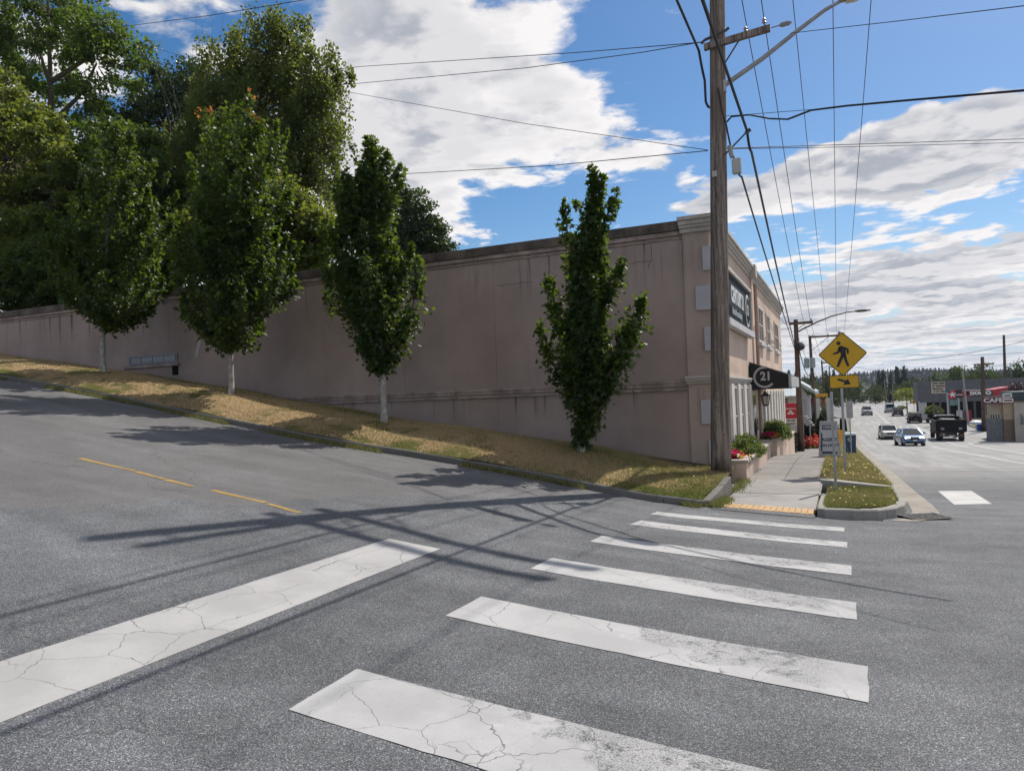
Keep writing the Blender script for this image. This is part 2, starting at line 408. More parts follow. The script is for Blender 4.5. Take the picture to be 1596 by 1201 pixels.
ASPH = mk_asphalt(); WHITE = mk_paint('road_paint_white', (.425, .42, .418)); BAR = mk_paint('stop_line_paint', (.40, .392, .385), wear=.35, crack=1.0, flake=0.0)
YELL = mk_paint('road_paint_yellow', (.36, .235, .075), wear=1.0, crack=.8, flake=.8); LANE = mk_paint('lane_paint', (.50, .495, .48), wear=.5, crack=.3, flake=.2)
CONC = mk_concrete('kerb_concrete', (.30, .285, .255)); SLAB = mk_concrete('paving_concrete', (.235, .222, .208), dark=.35); SLABL = mk_concrete('ramp_concrete', (.30, .285, .27), dark=.4)
GUT = mk_concrete('gutter_concrete', (.30, .27, .235)); DKC = mk_concrete('dark_kerb_concrete', (.165, .155, .14), .75)
TURF = mk_turf(); SOIL = mat('soil', (.045, .036, .026), .95, .3, 6, .02)
BLADE = mk_blade('grass_blades', (.51, .37, .21), (.11, .135, .03))
PETAL = mat('dandelion_yellow', (.60, .42, .02), .6, .1)
GRND = mat('distant_ground', (.10, .105, .06), .95, .35, .03)

# ------------------------------------------------------------------ ground, road
def axis(segs):
    o = []
    for a, b, st in segs: o += list(np.arange(a, b-1e-6, st))
    return np.array(o+[segs[-1][1]])
xs = axis([(-160, -30, 5), (-30, -8, 1), (-8, 4, .5), (4, 20, 1), (20, 60, 4), (60, 260, 20)])
ys = axis([(-60, -6, 3), (-6, 26, .5), (26, 100, 2), (100, 420, 8)])
road = kind(sheet('road', xs, ys, zr, ASPH, mask=lambda x, y: not (-60 < x < .5 and 12.5 < y < 140)), 'structure')
gx = axis([(-9000, -400, 600), (-400, 400, 40), (400, 9000, 600)]); gy = axis([(-600, 420, 60), (420, 9000, 500)])
ground = kind(sheet('ground', gx, gy, lambda X, Y: np.where((np.abs(X) < 200) & (Y < 430), np.minimum(zr(np.clip(X, -160, 260), np.minimum(Y, 420)), 4)-2.5, -4.5+0*X), GRND), 'structure')

stripes = [[(451, 1105), (1240, 1218), (1290, 1140), (557, 1042)],
           [(694, 958.8), (1354.3, 1094.6), (1352, 1038.2), (750.5, 929.2)],
           [(826.6, 886), (1334.6, 965.8), (1334, 938.6), (861, 869)],
           [(919.6, 843.6), (1327, 896), (1327, 881), (938.4, 834.2)],
           [(980.7, 817), (1320.5, 853), (1320.5, 844.6), (1000, 810.7)],
           [(1013.6, 801.2), (1316.3, 828), (1316.3, 822), (1025.4, 797)]]
for i, q in enumerate(stripes):
    P = [hit(*p) for p in q]
    if i == 0:   # nearest stripe runs out of the frame: same length as its neighbours
        P[1] = a_, b_ = hit(762, 1201), hit(1206, 1201); P[1] = P[0]+(a_-P[0])*((.06-P[0].x)/(a_.x-P[0].x)); P[2] = P[3]+(b_-P[3])*((.07-P[3].x)/(b_.x-P[3].x))
    quad_sheet('crosswalk_stripe', P, WHITE, road, .004, 16, 3, wob=.006)
P = [hit(*p) for p in [(0, 1126), (686, 855), (606, 839), (0, 1029)]]
d = (P[1]-P[0]).normalized(); P[0] = P[0]-d*1.2; P[3] = P[3]-d*1.2
quad_sheet('stop_line', P, BAR, road, .004, 16, 3, wob=.006)
YL = [((125, 714), (210, 733)), ((212, 734.5), (256, 746)), ((258, 747), (300, 757.5)), ((330, 763.5), (415, 783)), ((418, 784.5), (468, 799))]
for a, b in YL:
    A, B = hit(*a), hit(*b); n = Vector((-(B-A).y, (B-A).x, 0)).normalized()*.045
    quad_sheet('centre_line_dash', [A-n, B-n, B+n, A+n], YELL, road, .004, 8, 1, wob=.012)
quad_sheet('edge_marking', [hit(1487, 786), hit(1546, 785), hit(1514, 764.5), hit(1462, 765)], LANE, road, .004, 4, 4)
def lane(pts, w, m=None):
    for a, b in zip(pts[:-1], pts[1:]):
        n = Vector((-(b-a).y, (b-a).x, 0)).normalized()*w/2
        quad_sheet('lane_line', [a-n, b-n, b+n, a+n], m or LANE, road, .006, 10, 1)
def g3(x, y): return Vector((x, y, 0))
lane([g3(6.1, 82), g3(6.1, 118), g3(6.3, 170), g3(6.5, 230)], .16)
lane([g3(8.7, 66), g3(8.9, 90), g3(9.2, 130), g3(9.2, 185)], .16)
for (a, b) in [((1452, 695), (1500, 705)), ((1500, 705), (1560, 716)), ((1560, 716), (1596, 722)), ((1510, 690), (1596, 707)), ((1540, 681), (1596, 683)), ((1345, 662), (1385, 663))]:
    lane([hit(*a), hit(*b)], .16)
for y0 in (92, 108, 134):      # turn arrows, worn
    for dx in (-.45, .35):
        quad_sheet('turn_arrow', [g3(7.4+dx, y0), g3(7.55+dx, y0), g3(7.55+dx, y0+2.6), g3(7.4+dx, y0+2.6)], LANE, road, .006, 2, 2)
        quad_sheet('turn_arrow', [g3(7.2+dx, y0+2.6), g3(7.75+dx, y0+2.6), g3(7.52+dx, y0+3.7), g3(7.42+dx, y0+3.7)], LANE, road, .006, 2, 2)

# ------------------------------------------------------------------ verge along the side street
YW = 17.0                      # face of the long side wall
def zv(X, Y):                  # grassed bank: rises quickly behind the kerb, then dips to the wall
    X = np.asarray(X, float); Y = np.asarray(Y, float)
    k = zr(X, 12.5*np.ones_like(Y))+.12
    bank = np.interp(Y, [12.55, 12.9, 13.6, 14.4, 15.4, 17.2], [0, .08, .24, .31, .24, .05])
    near = np.clip((-1.9-X)/3.0, .0, 1)
    end = np.interp(Y, [12.5, 15, 17.2], [0, .03, .13])*(1-near)
    return k+bank*near+end+.02*np.sin(X*1.7+Y)*near
vx = axis([(-60, -26, 2), (-26, -2.24, .35)]); vy = np.linspace(12.525, 17.2, 23)
verge = kind(sheet('verge', vx, vy, zv, TURF), 'structure')
def kerb_run(name, pts, w, h, fn, m, drop=.25, seg=2.4):
    """kerb stones along a polyline: each stone a piece of its own, hairline joints"""
    L = []; acc = []
    for a, b in zip(pts[:-1], pts[1:]):
        n = max(1, int((Vector(b)-Vector(a)).length/.25)); acc += [Vector(a).lerp(Vector(b), i/n) for i in range(n)]
    acc.append(Vector(pts[-1])); root = None; i = 0
    par = bpy.data.objects.new(name, None); COL.objects.link(par); par['kind'] = 'structure'
    while i < len(acc)-1:
        j = i; d = 0
        while j < len(acc)-1 and d < seg: d += (acc[j+1]-acc[j]).length; j += 1
        rings = []; st = acc[i:j+1]
        for q in range(len(st)):
            t = (st[min(q+1, len(st)-1)]-st[max(q-1, 0)]).normalized(); nrm = Vector((t.y, -t.x, 0))
            p = st[q]
            if q == 0: p = p+t*.006
            if q == len(st)-1: p = p-t*.006
            zt = float(fn(p.x, p.y))
            o = p+nrm*.0; inn = p-nrm*w
            hh = h+random.uniform(-.003, .003)
            rings.append([(o.x, o.y, zt-drop), (o.x-nrm.x*.012, o.y-nrm.y*.012, zt+hh-.02), (o.x-nrm.x*.03, o.y-nrm.y*.03, zt+hh), (inn.x, inn.y, zt+hh), (inn.x, inn.y, zt-drop)])
        MB().loft(rings).obj('kerb_stone', m, par); i = j
    return par
zk = lambda x, y: float(zr(x, min(y, 12.5)))
kerb_run('kerb', [(-58, 12.45, 0), (-30, 12.45, 0), (-4.0, 12.45, 0), (-2.28, 12.42, 0), (-2.10, 12.62, 0), (-2.08, 13.4, 0), (-2.1, 15.3, 0)], .13, .115, lambda x, y: zk(x, y)+np.interp(y, [12.6, 15.3], [0, .10]) if x > -2.2 else zk(x, y), DKC, drop=.3, seg=2.4)
# soil along the wall foot, widened and darkened to paint the wall's shade
kind(sheet('soil_shade_strip', vx[vx > -30], np.linspace(16.15, 17.05, 4), lambda X, Y: zv(X, Y)+.012+.01*np.sin(X*3), SOIL), 'structure')

# ------------------------------------------------------------------ pavement in front of the building
pave = bpy.data.objects.new('pavement', None); COL.objects.link(pave); pave['kind'] = 'structure'
def zramp(x, y):
    u = min(1, max(0, (y-12.5)/2.7)); return float((zr(x, 12.5)+.004)*(1-u)+SWT(y)*u) if y < 15.2 else float(SWT(y))
def slab(x0, x1, y0, y1, m=SLAB, name='paving_slab', fn=None, gap=.008, th=.1):
    fn = fn or (lambda x, y: float(SWT(y)))
    ys_ = np.linspace(y0+gap, y1-gap, 3); rings = []
    dz = random.uniform(-.004, .004)
    for y in ys_:
        a, b = fn(x0, y)+dz, fn(x1, y)+dz
        rings.append([(x0+gap, y, a-th), (x0+gap, y, a), (x1-gap, y, b), (x1-gap, y, b-th)])
    return MB().loft(rings).obj(name, m, pave)
for x0, x1, y0, y1 in [(-2.06, -.47, 13.3, 15.2), (-2.06, -.47, 15.2, 17.4)]: slab(x0, x1, y0, y1, SLABL, fn=zramp)
for a, b in zip([17.4, 19.4, 21.4, 23.4, 25.6, 28, 30.5, 33, 36, 39, 42, 45], [19.4, 21.4, 23.4, 25.6, 28, 30.5, 33, 36, 39, 42, 45, 49]):
    slab(-2.6, -1.25, a, b); slab(-1.25, -.5, a, b)
for y in np.arange(49, 200, 5.0): slab(-2.3, -.5, y, y+5)
kind(sheet('frontage', np.linspace(-2.62, -.45, 6), axis([(15.3, 46, 1), (46, 200, 6)]), lambda X, Y: SWT(Y), CONC, -.03), 'structure')
TILE = mat('tactile_tan', (.50, .33, .17), .85, .2, 14, .004, 80)
# tactile strip of ribbed tan pavers across the foot of the ramp
for i in range(16):
    x0 = -2.04+i*.0965; q = MB()
    for j in range(3):
        y0 = 12.72+j*.19; z0 = zramp(x0+.05, y0+.09)+random.uniform(-.002, .002)
        q.box(x0+.004, x0+.091, y0+.004, y0+.186, z0-.06, z0+.006)
        q.box(x0+.02, x0+.04, y0+.01, y0+.18, z0+.0065, z0+.014); q.box(x0+.055, x0+.075, y0+.01, y0+.18, z0+.0065, z0+.014)
    q.obj('paver', TILE, pave)
slab(-2.06, -.46, 12.3, 12.7, ASPH, 'ramp_lip', lambda x, y: float(zr(x, y))+.006 if y < 12.5 else zramp(x, y))
slab(-2.06, -.5, 13.28, 13.31, CONC, 'joint_strip', zramp)

# planting strip: front island with kerb nose, dividing slabs, grass
ISL = lambda X, Y: gY(Y)+.165+0*np.asarray(X)
nose = [(-.46, 15.6, 0), (-.46, 13.2, 0), (-.44, 12.62, 0), (-.32, 12.47, 0), (.10, 12.47, 0), (.45, 12.62, 0), (.72, 13.05, 0), (.88, 13.6, 0), (.97, 14.4, 0), (1.03, 15.6, 0), (1.04, 17.0, 0), (1.05, 17.2, 0)]
kerb_run('island_kerb', nose, .16, .165, lambda x, y: float(gY(y)), CONC, drop=.3, seg=2.0)
main = [(1.05, 17.2, 0)]+[(1.05, float(y), 0) for y in np.arange(20, 200, 4)]
kerb_run('main_kerb', main, .16, .13, lambda x, y: float(gY(y)), CONC, drop=.3, seg=6)
def inside(x, y):
    if y < 12.66: return False
    return x > -.34 and x < np.interp(y, [12.66, 12.95, 13.6, 14.4, 17], [.2, .50, .72, .81, .87])
kind(sheet('island_turf', np.linspace(-.36, .92, 17), np.linspace(12.62, 17.0, 38), lambda X, Y: ISL(X, Y)+.02*np.sin(X*5+Y*2)+.01, TURF, mask=inside), 'structure')
def bank(X, Y): return zf(X, Y)+.045*np.clip(1-((np.asarray(X)-.2)/.7)**2, 0, 1)
for (a, b) in [(17.45, 21.7), (22.2, 33.0), (34, 38), (39.2, 52), (53.5, 70), (72, 100)]:
    kind(sheet('island_turf', np.linspace(-.5, .9, 9), np.arange(a, b+.01, (b-a)/max(6, int((b-a)/.6))), bank, TURF), 'structure')
for (a, b, h) in [(17.02, 17.43, .06), (21.72, 22.18, .02), (33.05, 33.95, .0), (38.05, 39.15, 0), (52.05, 53.45, 0), (70.05, 71.95, 0)]:
    q = MB(); rings = []
    for x in np.linspace(-.5, .90, 5): rings.append([(x, a, float(zf(x, a))-.3), (x, a, float(zf(x, a))+h), (x, b, float(zf(x, b))+h), (x, b, float(zf(x, b))-.3)])
    q.loft(rings).obj('crossing_slab', CONC, pave, bevel=.015)
q = MB(); zi = float(ISL(0, 16.3))
q.box(.02, .62, 15.9, 16.2, zi-.05, zi+.035).obj('utility_cover', SLAB, pave)
# concrete gutter along the main street
gut = bpy.data.objects.new('gutter', None); COL.objects.link(gut); gut['kind'] = 'structure'
rings = []
gl = [(.60, 12.55, .35), (.92, 13.2, .42), (1.02, 14.2, .40), (1.06, 15.6, .38), (1.06, 17.2, .37)]+[(1.06, float(y), .36) for y in np.arange(20, 200, 4)]
for k, ((x0, y0, w0), (x1, y1, w1)) in enumerate(zip(gl[:-1], gl[1:])):
    n = 4; V = []; F = []
    for i in range(n+1):
        u = i/n; x = x0+(x1-x0)*u; y = y0+(y1-y0)*u; w = w0+(w1-w0)*u
        y += .006 if i == 0 else (-.006 if i == n else 0)
        V += [(x, y, float(zr(x, y))+.007), (x+w, y, float(zr(x+w, y))+.008)]
    F = [(2*i, 2*i+1, 2*i+3, 2*i+2) for i in range(n)]
    mesh('gutter_slab', V, F, GUT, gut)
# storm drain at the corner
IRON = mat('cast_iron', (.075, .072, .07), .6, .3, 20, metal=.6); DARK = mat('dark_void', (.004, .004, .004), 1, 0)
gr = thing('storm_drain', 'dark cast iron storm drain grate in the gutter at the kerb corner', 'drain', (.92, 12.78, float(zr(.92, 12.78))+.012), R_(28))
MB().box(0, .62, 0, .42, -.02, -.004).obj('pit', DARK, gr)
q = MB()
q.box(0, .62, 0, .03, 0, .014).box(0, .62, .39, .42, 0, .014).box(0, .03, .03, .39, 0, .014).box(.59, .62, .03, .39, 0, .014)
q.obj('frame', IRON, gr)
for i in range(6):
    MB().box(.045+i*.093, .085+i*.093, .031, .389, 0, .0135, rz=.35).obj('bar', IRON, gr)
MB().box(-.03, .66, -.04, -.005, -.004, .004).obj('apron', GUT, gr)

# ------------------------------------------------------------------ grass blades (stuff)
def blades(name, n, sampler, fn, h, green, parent=None, w=.010, m=None):
    P = sampler(n); n = len(P); X, Y = P[:, 0], P[:, 1]; Z = fn(X, Y)
    a = RNG.uniform(0, 2*np.pi, n); hh = h*RNG.uniform(.45, 1.3, n); l = RNG.normal(0, .45, (n, 2))*hh[:, None]
    dx, dy = np.cos(a)*w/2, np.sin(a)*w/2
    V = np.empty((n, 3, 3)); V[:, 0] = np.stack([X-dx, Y-dy, Z-.005], 1); V[:, 1] = np.stack([X+dx, Y+dy, Z-.005], 1); V[:, 2] = np.stack([X+l[:, 0], Y+l[:, 1], Z+hh], 1)
    o = raw_tris(name, V, m or BLADE, np.clip(green(X, Y)+RNG.normal(0, .18, n), 0, 1), parent)
    return kind(o, 'stuff')
def raw_tris(name, V, m, tint, parent=None):
    n = len(V); k = V.shape[1]; me = bpy.data.meshes.new(name); me.vertices.add(n*k); me.vertices.foreach_set('co', V.reshape(-1).astype(np.float32))
    me.loops.add(n*k); me.loops.foreach_set('vertex_index', np.arange(n*k, dtype=np.int32)); me.polygons.add(n)
    me.polygons.foreach_set('loop_start', np.arange(0, n*k, k, dtype=np.int32)); me.polygons.foreach_set('loop_total', np.full(n, k, np.int32))
    at_ = me.attributes.new('tint', 'FLOAT', 'FACE'); at_.data.foreach_set('value', np.asarray(tint, np.float32))
    me.materials.append(m); me.update(calc_edges=True); return link(name, me, parent)
def nz(X, Y, s, k=0):   # cheap smooth noise for patches
    return .5+.25*(np.sin(X*s*1.3+k)+np.sin(Y*s*1.7+1.3*k+X*s*.6))*np.cos(X*s*.37-Y*s*.8+k)
def sv(n):
    X = -2.2-np.abs(RNG.exponential(9, n*2)); Y = RNG.uniform(12.5, 16.6, n*2); k = X > -28; return np.stack([X[k], Y[k]], 1)[:n]
blades('grass', 70000, sv, zv, .055, lambda X, Y: .30+.55*np.clip((13.05-Y)/.5, 0, 1)+1.1*(nz(X, Y, 1.1, 2)-.5)+.5*np.clip((X+4.2)/1.6, 0, 1), w=.011)
def se(n):   # long green growth spilling over the side-street kerb
    X = RNG.uniform(-24, -2.2, n); Y = 12.40+RNG.normal(0, .07, n); k = nz(X, Y, 1.6, 5) > .44; return np.stack([X[k], Y[k]], 1)
blades('kerb_weeds', 16000, se, lambda X, Y: zr(X, Y), .10, lambda X, Y: .75+0*X, w=.013)
def si(n):
    X = RNG.uniform(-.32, .85, n); Y = RNG.uniform(12.68, 17, n); k = np.array([inside(a, b) for a, b in zip(X, Y)]); return np.stack([X[k], Y[k]], 1)
blades('grass', 20000, si, lambda X, Y: ISL(X, Y)+.02, .06, lambda X, Y: .62+.6*(nz(X, Y, 2, 1)-.5), w=.010)
def si2(n):
    X = RNG.uniform(-.5, .9, n); Y = 17.5+RNG.exponential(5, n); k = ((Y < 21.7) | ((Y > 22.2) & (Y < 33)) | ((Y > 34) & (Y < 52))); return np.stack([X[k], Y[k]], 1)
blades('grass', 46000, si2, bank, .085, lambda X, Y: .42+1.3*(nz(X, Y, 1.4, 3)-.5), w=.012)
blades('pavement_weeds', 1800, lambda n: np.stack([np.where(RNG.uniform(0, 1, n) < .5, -2.09+RNG.normal(0, .05, n), -2.0+RNG.normal(0, .07, n)), np.where(RNG.uniform(0, 1, n) < .7, RNG.uniform(12.5, 13.9, n), RNG.uniform(15.1, 17.2, n))], 1), lambda X, Y: np.array([zramp(a, b) for a, b in zip(X, Y)]), .10, lambda X, Y: .8+0*X, w=.015)
def flowers(name, n, sampler, fn, h, r):
    P = sampler(n); n = len(P); V = []
    for x, y in P:
        z = float(fn(x, y))+h*random.uniform(.5, 1.3); rr = r*random.uniform(.6, 1.2); tx, ty = random.uniform(-.4, .4), random.uniform(-.4, .4)
        V.append([(x+rr*math.cos(k*math.pi/3), y+rr*math.sin(k*math.pi/3), z+rr*(tx*math.cos(k*math.pi/3)+ty*math.sin(k*math.pi/3))) for k in range(6)])
    return kind(raw_tris(name, np.array(V), PETAL, np.zeros(n)), 'stuff')
flowers('dandelions', 90, si, lambda x, y: ISL(x, y), .09, .015)
flowers('dandelions', 420, si2, bank, .11, .015)
flowers('dandelions', 260, lambda n: np.stack([-2.4-RNG.exponential(5, n), RNG.uniform(12.8, 16.3, n)], 1), zv, .07, .015)
# ------------------------------------------------------------------ stucco office building
def mk_stucco(name, col, grime=1.0, top=5.2, belt=1.66):
    m, t, b, out = newmat(name); p = t.pos(); x, y, z = t.sep(p)
    c = t.mix(t.ramp(t.noise(p, .45, 5, .6), .3, .7), tuple(k*.82 for k in col), tuple(k*1.12 for k in col))
    c = t.mix(t.ramp(t.noise(t.vmath('MULTIPLY', p, (1.6, 1.6, .22)), 2.0, 6, .65), .52, .78, 0, .28), c, tuple(k*.72 for k in col))
    st = t.noise(t.vmath('MULTIPLY', p, (5, 5, .18)), 1.3, 5, .65)
    run = t.math('MULTIPLY', t.ramp(st, .54, .70), t.ramp(z, top-1.5, top, 0, 1.0))
    run2 = t.math('MULTIPLY', t.ramp(st, .52, .72), t.math('MULTIPLY', t.ramp(z, belt-.7, belt, 0, .8), t.ramp(z, belt+.05, belt+.06, 1, 0)))
    # soot just beneath the coping and mouldings, and at the foot
    wob = t.math('MULTIPLY', t.noise(t.vmath('MULTIPLY', p, (3, 3, 1)), 1.5, 4), .35)
    soot = t.ramp(t.math('ADD', z, wob), top+.16, top+.36, 0, .65)
    d = t.math('MAXIMUM', t.math('MAXIMUM', run, run2), soot)
    c = t.mix(t.math('MULTIPLY', d, .85*grime), c, (.065, .060, .048))
    c = t.mix(t.ramp(t.noise(p, 9, 5, .7), .62, .8, 0, .3*grime), c, tuple(k*.55 for k in col))
    t.set(b, 'Base Color', c); b.inputs['Roughness'].default_value = .93; b.inputs['Specular IOR Level'].default_value = .15
    t.set(b, 'Normal', t.node('ShaderNodeBump', Strength=.35, Distance=.008, Height=t.noise(p, 26, 5, .7)))
    return m
STUC = mk_stucco('stucco_shaded_side', (.395, .308, .268)); STUF = mk_stucco('stucco_sunlit_front', (.66, .505, .405), .3)  # one paint: sun put into the front's colour, shade into the side's
PILA = mk_stucco('stucco_pilaster', (.47, .37, .31), .5)
COPE = mat('weathered_coping', (.125, .098, .078), .9, .45, 1.6, .01, 30, streak=.9)
MOLD = mat('moulding_tan', (.36, .28, .24), .9, .3, 2.5, .006, 40, streak=.9)
CORN = mat('cornice_grey', (.50, .46, .41), .85, .12, 2, .003, 40, streak=.35)
QUO = mat('quoin_white', (.53, .51, .52), .8, .06, 2, .002, 50)
TRIM = mat('window_trim', (.62, .57, .51), .7, .08, 3); GLS = glassmat('window_glass', (.03, .035, .04)); ROOFM = mat('roof_felt', (.12, .115, .11), .95, .2, 2)
XF = -2.6; YE = 38.2; TOPZ = 5.57
bld = thing('office_building', 'long tan stucco office building with a dark stained cornice behind the young trees', 'building', (XF, YW, -.2))
def BL(q, name, m, par=None, bevel=0, smooth=False):
    o = q.obj(name, m, par or bld, bevel, smooth); 
    if par is None: o.location = (-XF, -YW, .2)
    else: o.location = (0, 0, 0)
    return o
# side wall: sheets split at the faint plaster joints
jx = [-43, -40, -36.8, -33.4, -30, -26.5, -23.2, -19.9, -16.6, -13.6, -10.9, -8.1, -5.4, -3.2]
for a, b in zip(jx[:-1], jx[1:]):
    z0 = -1.6
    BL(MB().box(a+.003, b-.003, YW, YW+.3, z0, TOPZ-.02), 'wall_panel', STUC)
BL(MB().box(-3.2, XF-.02, YW-.045, YW+.3, -1.4, 5.29), 'pilaster', PILA)
BL(MB().box(-15, -2.9, 17.31, YE-.01, -2, 5.05), 'core', STUF); BL(MB().box(-15, -2.75, 17.32, YE-.02, 5.055, 5.07), 'roof', ROOFM)
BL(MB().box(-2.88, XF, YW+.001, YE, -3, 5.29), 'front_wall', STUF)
BL(MB().box(-15, -2.9, YE-.3, YE, -4, 5.4), 'rear_wall', STUF)
# coping and mouldings of the side wall
for i, (a, b) in enumerate(zip(np.arange(-42, -3.6, 3.0), np.arange(-39, -.5, 3.0))):
    b = min(b, -3.10); dz = random.uniform(-.012, .012)
    BL(MB().box(a+.003, b-.003, YW-.08, YW+.34, 5.36+dz, 5.585+dz), 'coping', COPE, bevel=.012)
BL(MB().box(-42, -3.205, YW-.055, YW, 5.26, 5.30).box(-42, -3.205, YW-.035, YW, 5.30, 5.36).box(-42, -3.205, YW-.03, YW, 5.175, 5.205), 'moulding', MOLD)
BL(MB().box(-17, -3.205, YW-.06, YW-.002, 1.835, 1.895).box(-17, -3.205, YW-.04, YW-.002, 1.755, 1.835).box(-17, -3.205, YW-.055, YW-.002, 1.665, 1.715), 'belt_moulding', MOLD)
# pale cornice of the front and its return over the corner pilaster
def cornice(q, z0, x0=-3.24, y1=YE):
    for (o, za, zb) in [(.05, 0, .10), (.10, .10, .17), (.14, .17, .27), (.19, .27, .355)]:
        q.box(x0-o*.2, XF+o, YW-.05-o, YW+.1, z0+za+.001, z0+zb).box(XF-.2, XF+o-.001, YW+.101, y1+o*.5, z0+za+.001, z0+zb)
    return q
BL(cornice(MB(), 5.28), 'cornice', CORN, bevel=.006)
q = MB(); q.box(-2.8, XF+.24, 24.6, 25.1, 5.27, 5.66); BL(q, 'cornice_block', CORN)
q = MB()
for (o, za, zb) in [(.05, 0, .06), (.09, .06, .12), (.12, .12, .18)]:
    q.box(-3.24-o*.2, XF+o, YW-.05-o, YW+.1, 1.80+za+.001, 1.80+zb).box(XF-.2, XF+o-.001, YW+.101, 23.6, 1.80+za+.001, 1.80+zb)
BL(q, 'belt_course', CORN, bevel=.006)
# quoins, alternately long and short, wrapping the corner
for (zc, x0) in [(4.65, -2.76), (3.75, -2.95), (2.81, -2.79), (1.15, -2.93), (.24, -2.79)]:
    BL(MB().box(x0, XF+.03, YW-.10, YW+.45 if x0 < -2.9 else YW+.25, zc-.275, zc+.275), 'quoin', QUO, bevel=.008)
# long shutter-like pilaster strips; an added brown tube stands for their shading
BSHD = mat('brown_shading', (.36, .235, .175), .6, .15, 4)
BL(MB().tube([(XF+.07, 25.95, 5.2), (XF+.07, 25.95, 1.0), (XF+.07, 25.95, -.7)], .055, 8), 'shading_tube', BSHD, smooth=True)
BL(MB().box(XF-.01, XF+.05, 25.1, 25.6, -1, 5.27), 'pilaster', STUF)
def window(y0, y1, z0, z1, nv=2, nh=2, par=bld, sill=True, x=XF, cat='window'):
    fr = MB(); w = .09
    fr.box(x-.01, x+.05, y0, y0+w, z0, z1).box(x-.01, x+.05, y1-w, y1, z0, z1).box(x-.01, x+.05, y0+w, y1-w, z1-w, z1).box(x-.01, x+.05, y0+w, y1-w, z0, z0+w)
    o = BL(fr, 'window', TRIM)
    BL(MB().box(x+.002, x+.012, y0+w, y1-w, z0+w, z1-w), 'pane', GLS, o)
    for i in range(1, nv):
        yy = y0+(y1-y0)*i/nv; BL(MB().box(x+.013, x+.04, yy-.025, yy+.025, z0+w, z1-w), 'mullion', TRIM, o)
    for i in range(1, nh):
        zz = z0+(z1-z0)*i/nh; BL(MB().box(x+.0135, x+.035, y0+w, y1-w, zz-.02, zz+.02), 'glazing_bar', TRIM, o)
    if sill: BL(MB().box(x-.01, x+.13, y0-.08, y1+.08, z0-.13, z0-.001), 'sill', QUO, o, .01)
    return o
for y0, y1 in [(27.0, 28.7), (30.2, 31.6), (34.0, 36.0)]: window(y0, y1, 3.3, 4.62, 2, 2)
def bay(y0, y1, n, z0, z1):
    p = (y1-y0)/n; pw = p*.42
    for i in range(n+1):
        yc = y0+i*p; BL(MB().box(XF-.01, XF+.085, yc-pw/2, yc+pw/2, z0-.1, z1+.02), 'window_panel', TRIM, bevel=.012)
    BL(MB().box(XF-.01, XF+.10, y0-pw/2, y1+pw/2, z0-.6, z0-.101), 'sill_panel', TRIM)
    for i in range(n): window(y0+i*p+pw/2+.003, y0+(i+1)*p-pw/2-.003, z0, z1, 1, 2, sill=False)
bay(18.0, 23.3, 4, .10, 1.76); bay(26.6, 37.4, 8, -.25, 1.55)
d = BL(MB().box(XF-.005, XF+.05, 23.9, 25.0, -.5, 1.6), 'door', TRIM)
BL(MB().box(XF+.052, XF+.06, 24.05, 24.85, -.2, 1.45), 'pane', GLS, d); BL(MB().tube([(XF+.09, 24.8, .3), (XF+.09, 24.8, .7)], .02, 6), 'handle', IRON, d)
# low hatch window in the long side wall
ALU = mat('aluminium_frame', (.22, .22, .23), .45, .1, 5, metal=.5); CLR = glassmat('hatch_glass', (.30, .33, .36), .10)
hw = BL(MB().box(-21.75, -19.5, YW-.03, YW-.001, 3.20, 3.27).box(-21.75, -19.5, YW-.03, YW-.001, 3.44, 3.50).box(-21.75, -21.68, YW-.03, YW-.001, 3.27, 3.44).box(-19.57, -19.5, YW-.03, YW-.001, 3.27, 3.44), 'window', ALU)
for i in range(4): BL(MB().box(-21.67+i*.525, -21.19+i*.525, YW-.02, YW-.002, 3.275, 3.435), 'pane', CLR, hw)
BL(MB().box(-22.0, -19.4, YW-.07, YW-.001, 3.10, 3.19), 'sill', MOLD, hw)
BL(MB().box(-19.75, -19.5, YW-.02, YW-.001, 2.8, 3.09), 'vent', DARK)
PCH = mat('plaster_patch', (.5, .48, .46), .9, .1, 6)
BL(MB().prism([(-18.75, 3.3), (-18.62, 3.35), (-18.45, 3.85), (-18.55, 3.9), (-18.68, 3.6)], YW-.004, YW-.001), 'plaster_patch', PCH)
CRK = mat('plaster_crack', (.075, .06, .05), .95, .2, 6)
q = MB()
for (x0, x1, z) in [(-8.0, -7.0, 4.55), (-4.5, -3.95, 4.74), (-11.2, -9.9, 4.12)]:
    pts = [(x0+(x1-x0)*i/9, YW-.003, z+random.uniform(-.015, .015)) for i in range(10)]; q.tube(pts, .0045, 4)
q.tube([(-3.94, YW-.003, 5.15), (-3.945, YW-.003, 4.95), (-3.94, YW-.003, 4.76), (-4.02, YW-.003, 4.66), (-4.03, YW-.003, 4.56)], .0045, 4)
kind(BL(q, 'plaster_crack', CRK), 'stuff')
# ground behind the retaining part of the wall
kind(sheet('hillside', axis([(-120, -60, 10), (-60, -15.1, 3)]), axis([(17.35, 60, 3), (60, 140, 16)]), lambda X, Y: 4.9+np.clip((-30-X)*.10, 0, 9)+.15*np.sin(X+Y), mat('undergrowth', (.05, .055, .02), .95, .4, .8, .05, 8)), 'structure')
kind(sheet('hillside', axis([(-60, -15.1, 5), (-15, -2.55, 2.49)]), axis([(YE+.2, 60, 4), (60, 140, 16)]), lambda X, Y: np.where(X < -15.05, -50, np.clip(-.4-(Y-38)*.07, -3.9, 2)+np.clip((-4-X)*.12, 0, 1.4)), TURF), 'structure')

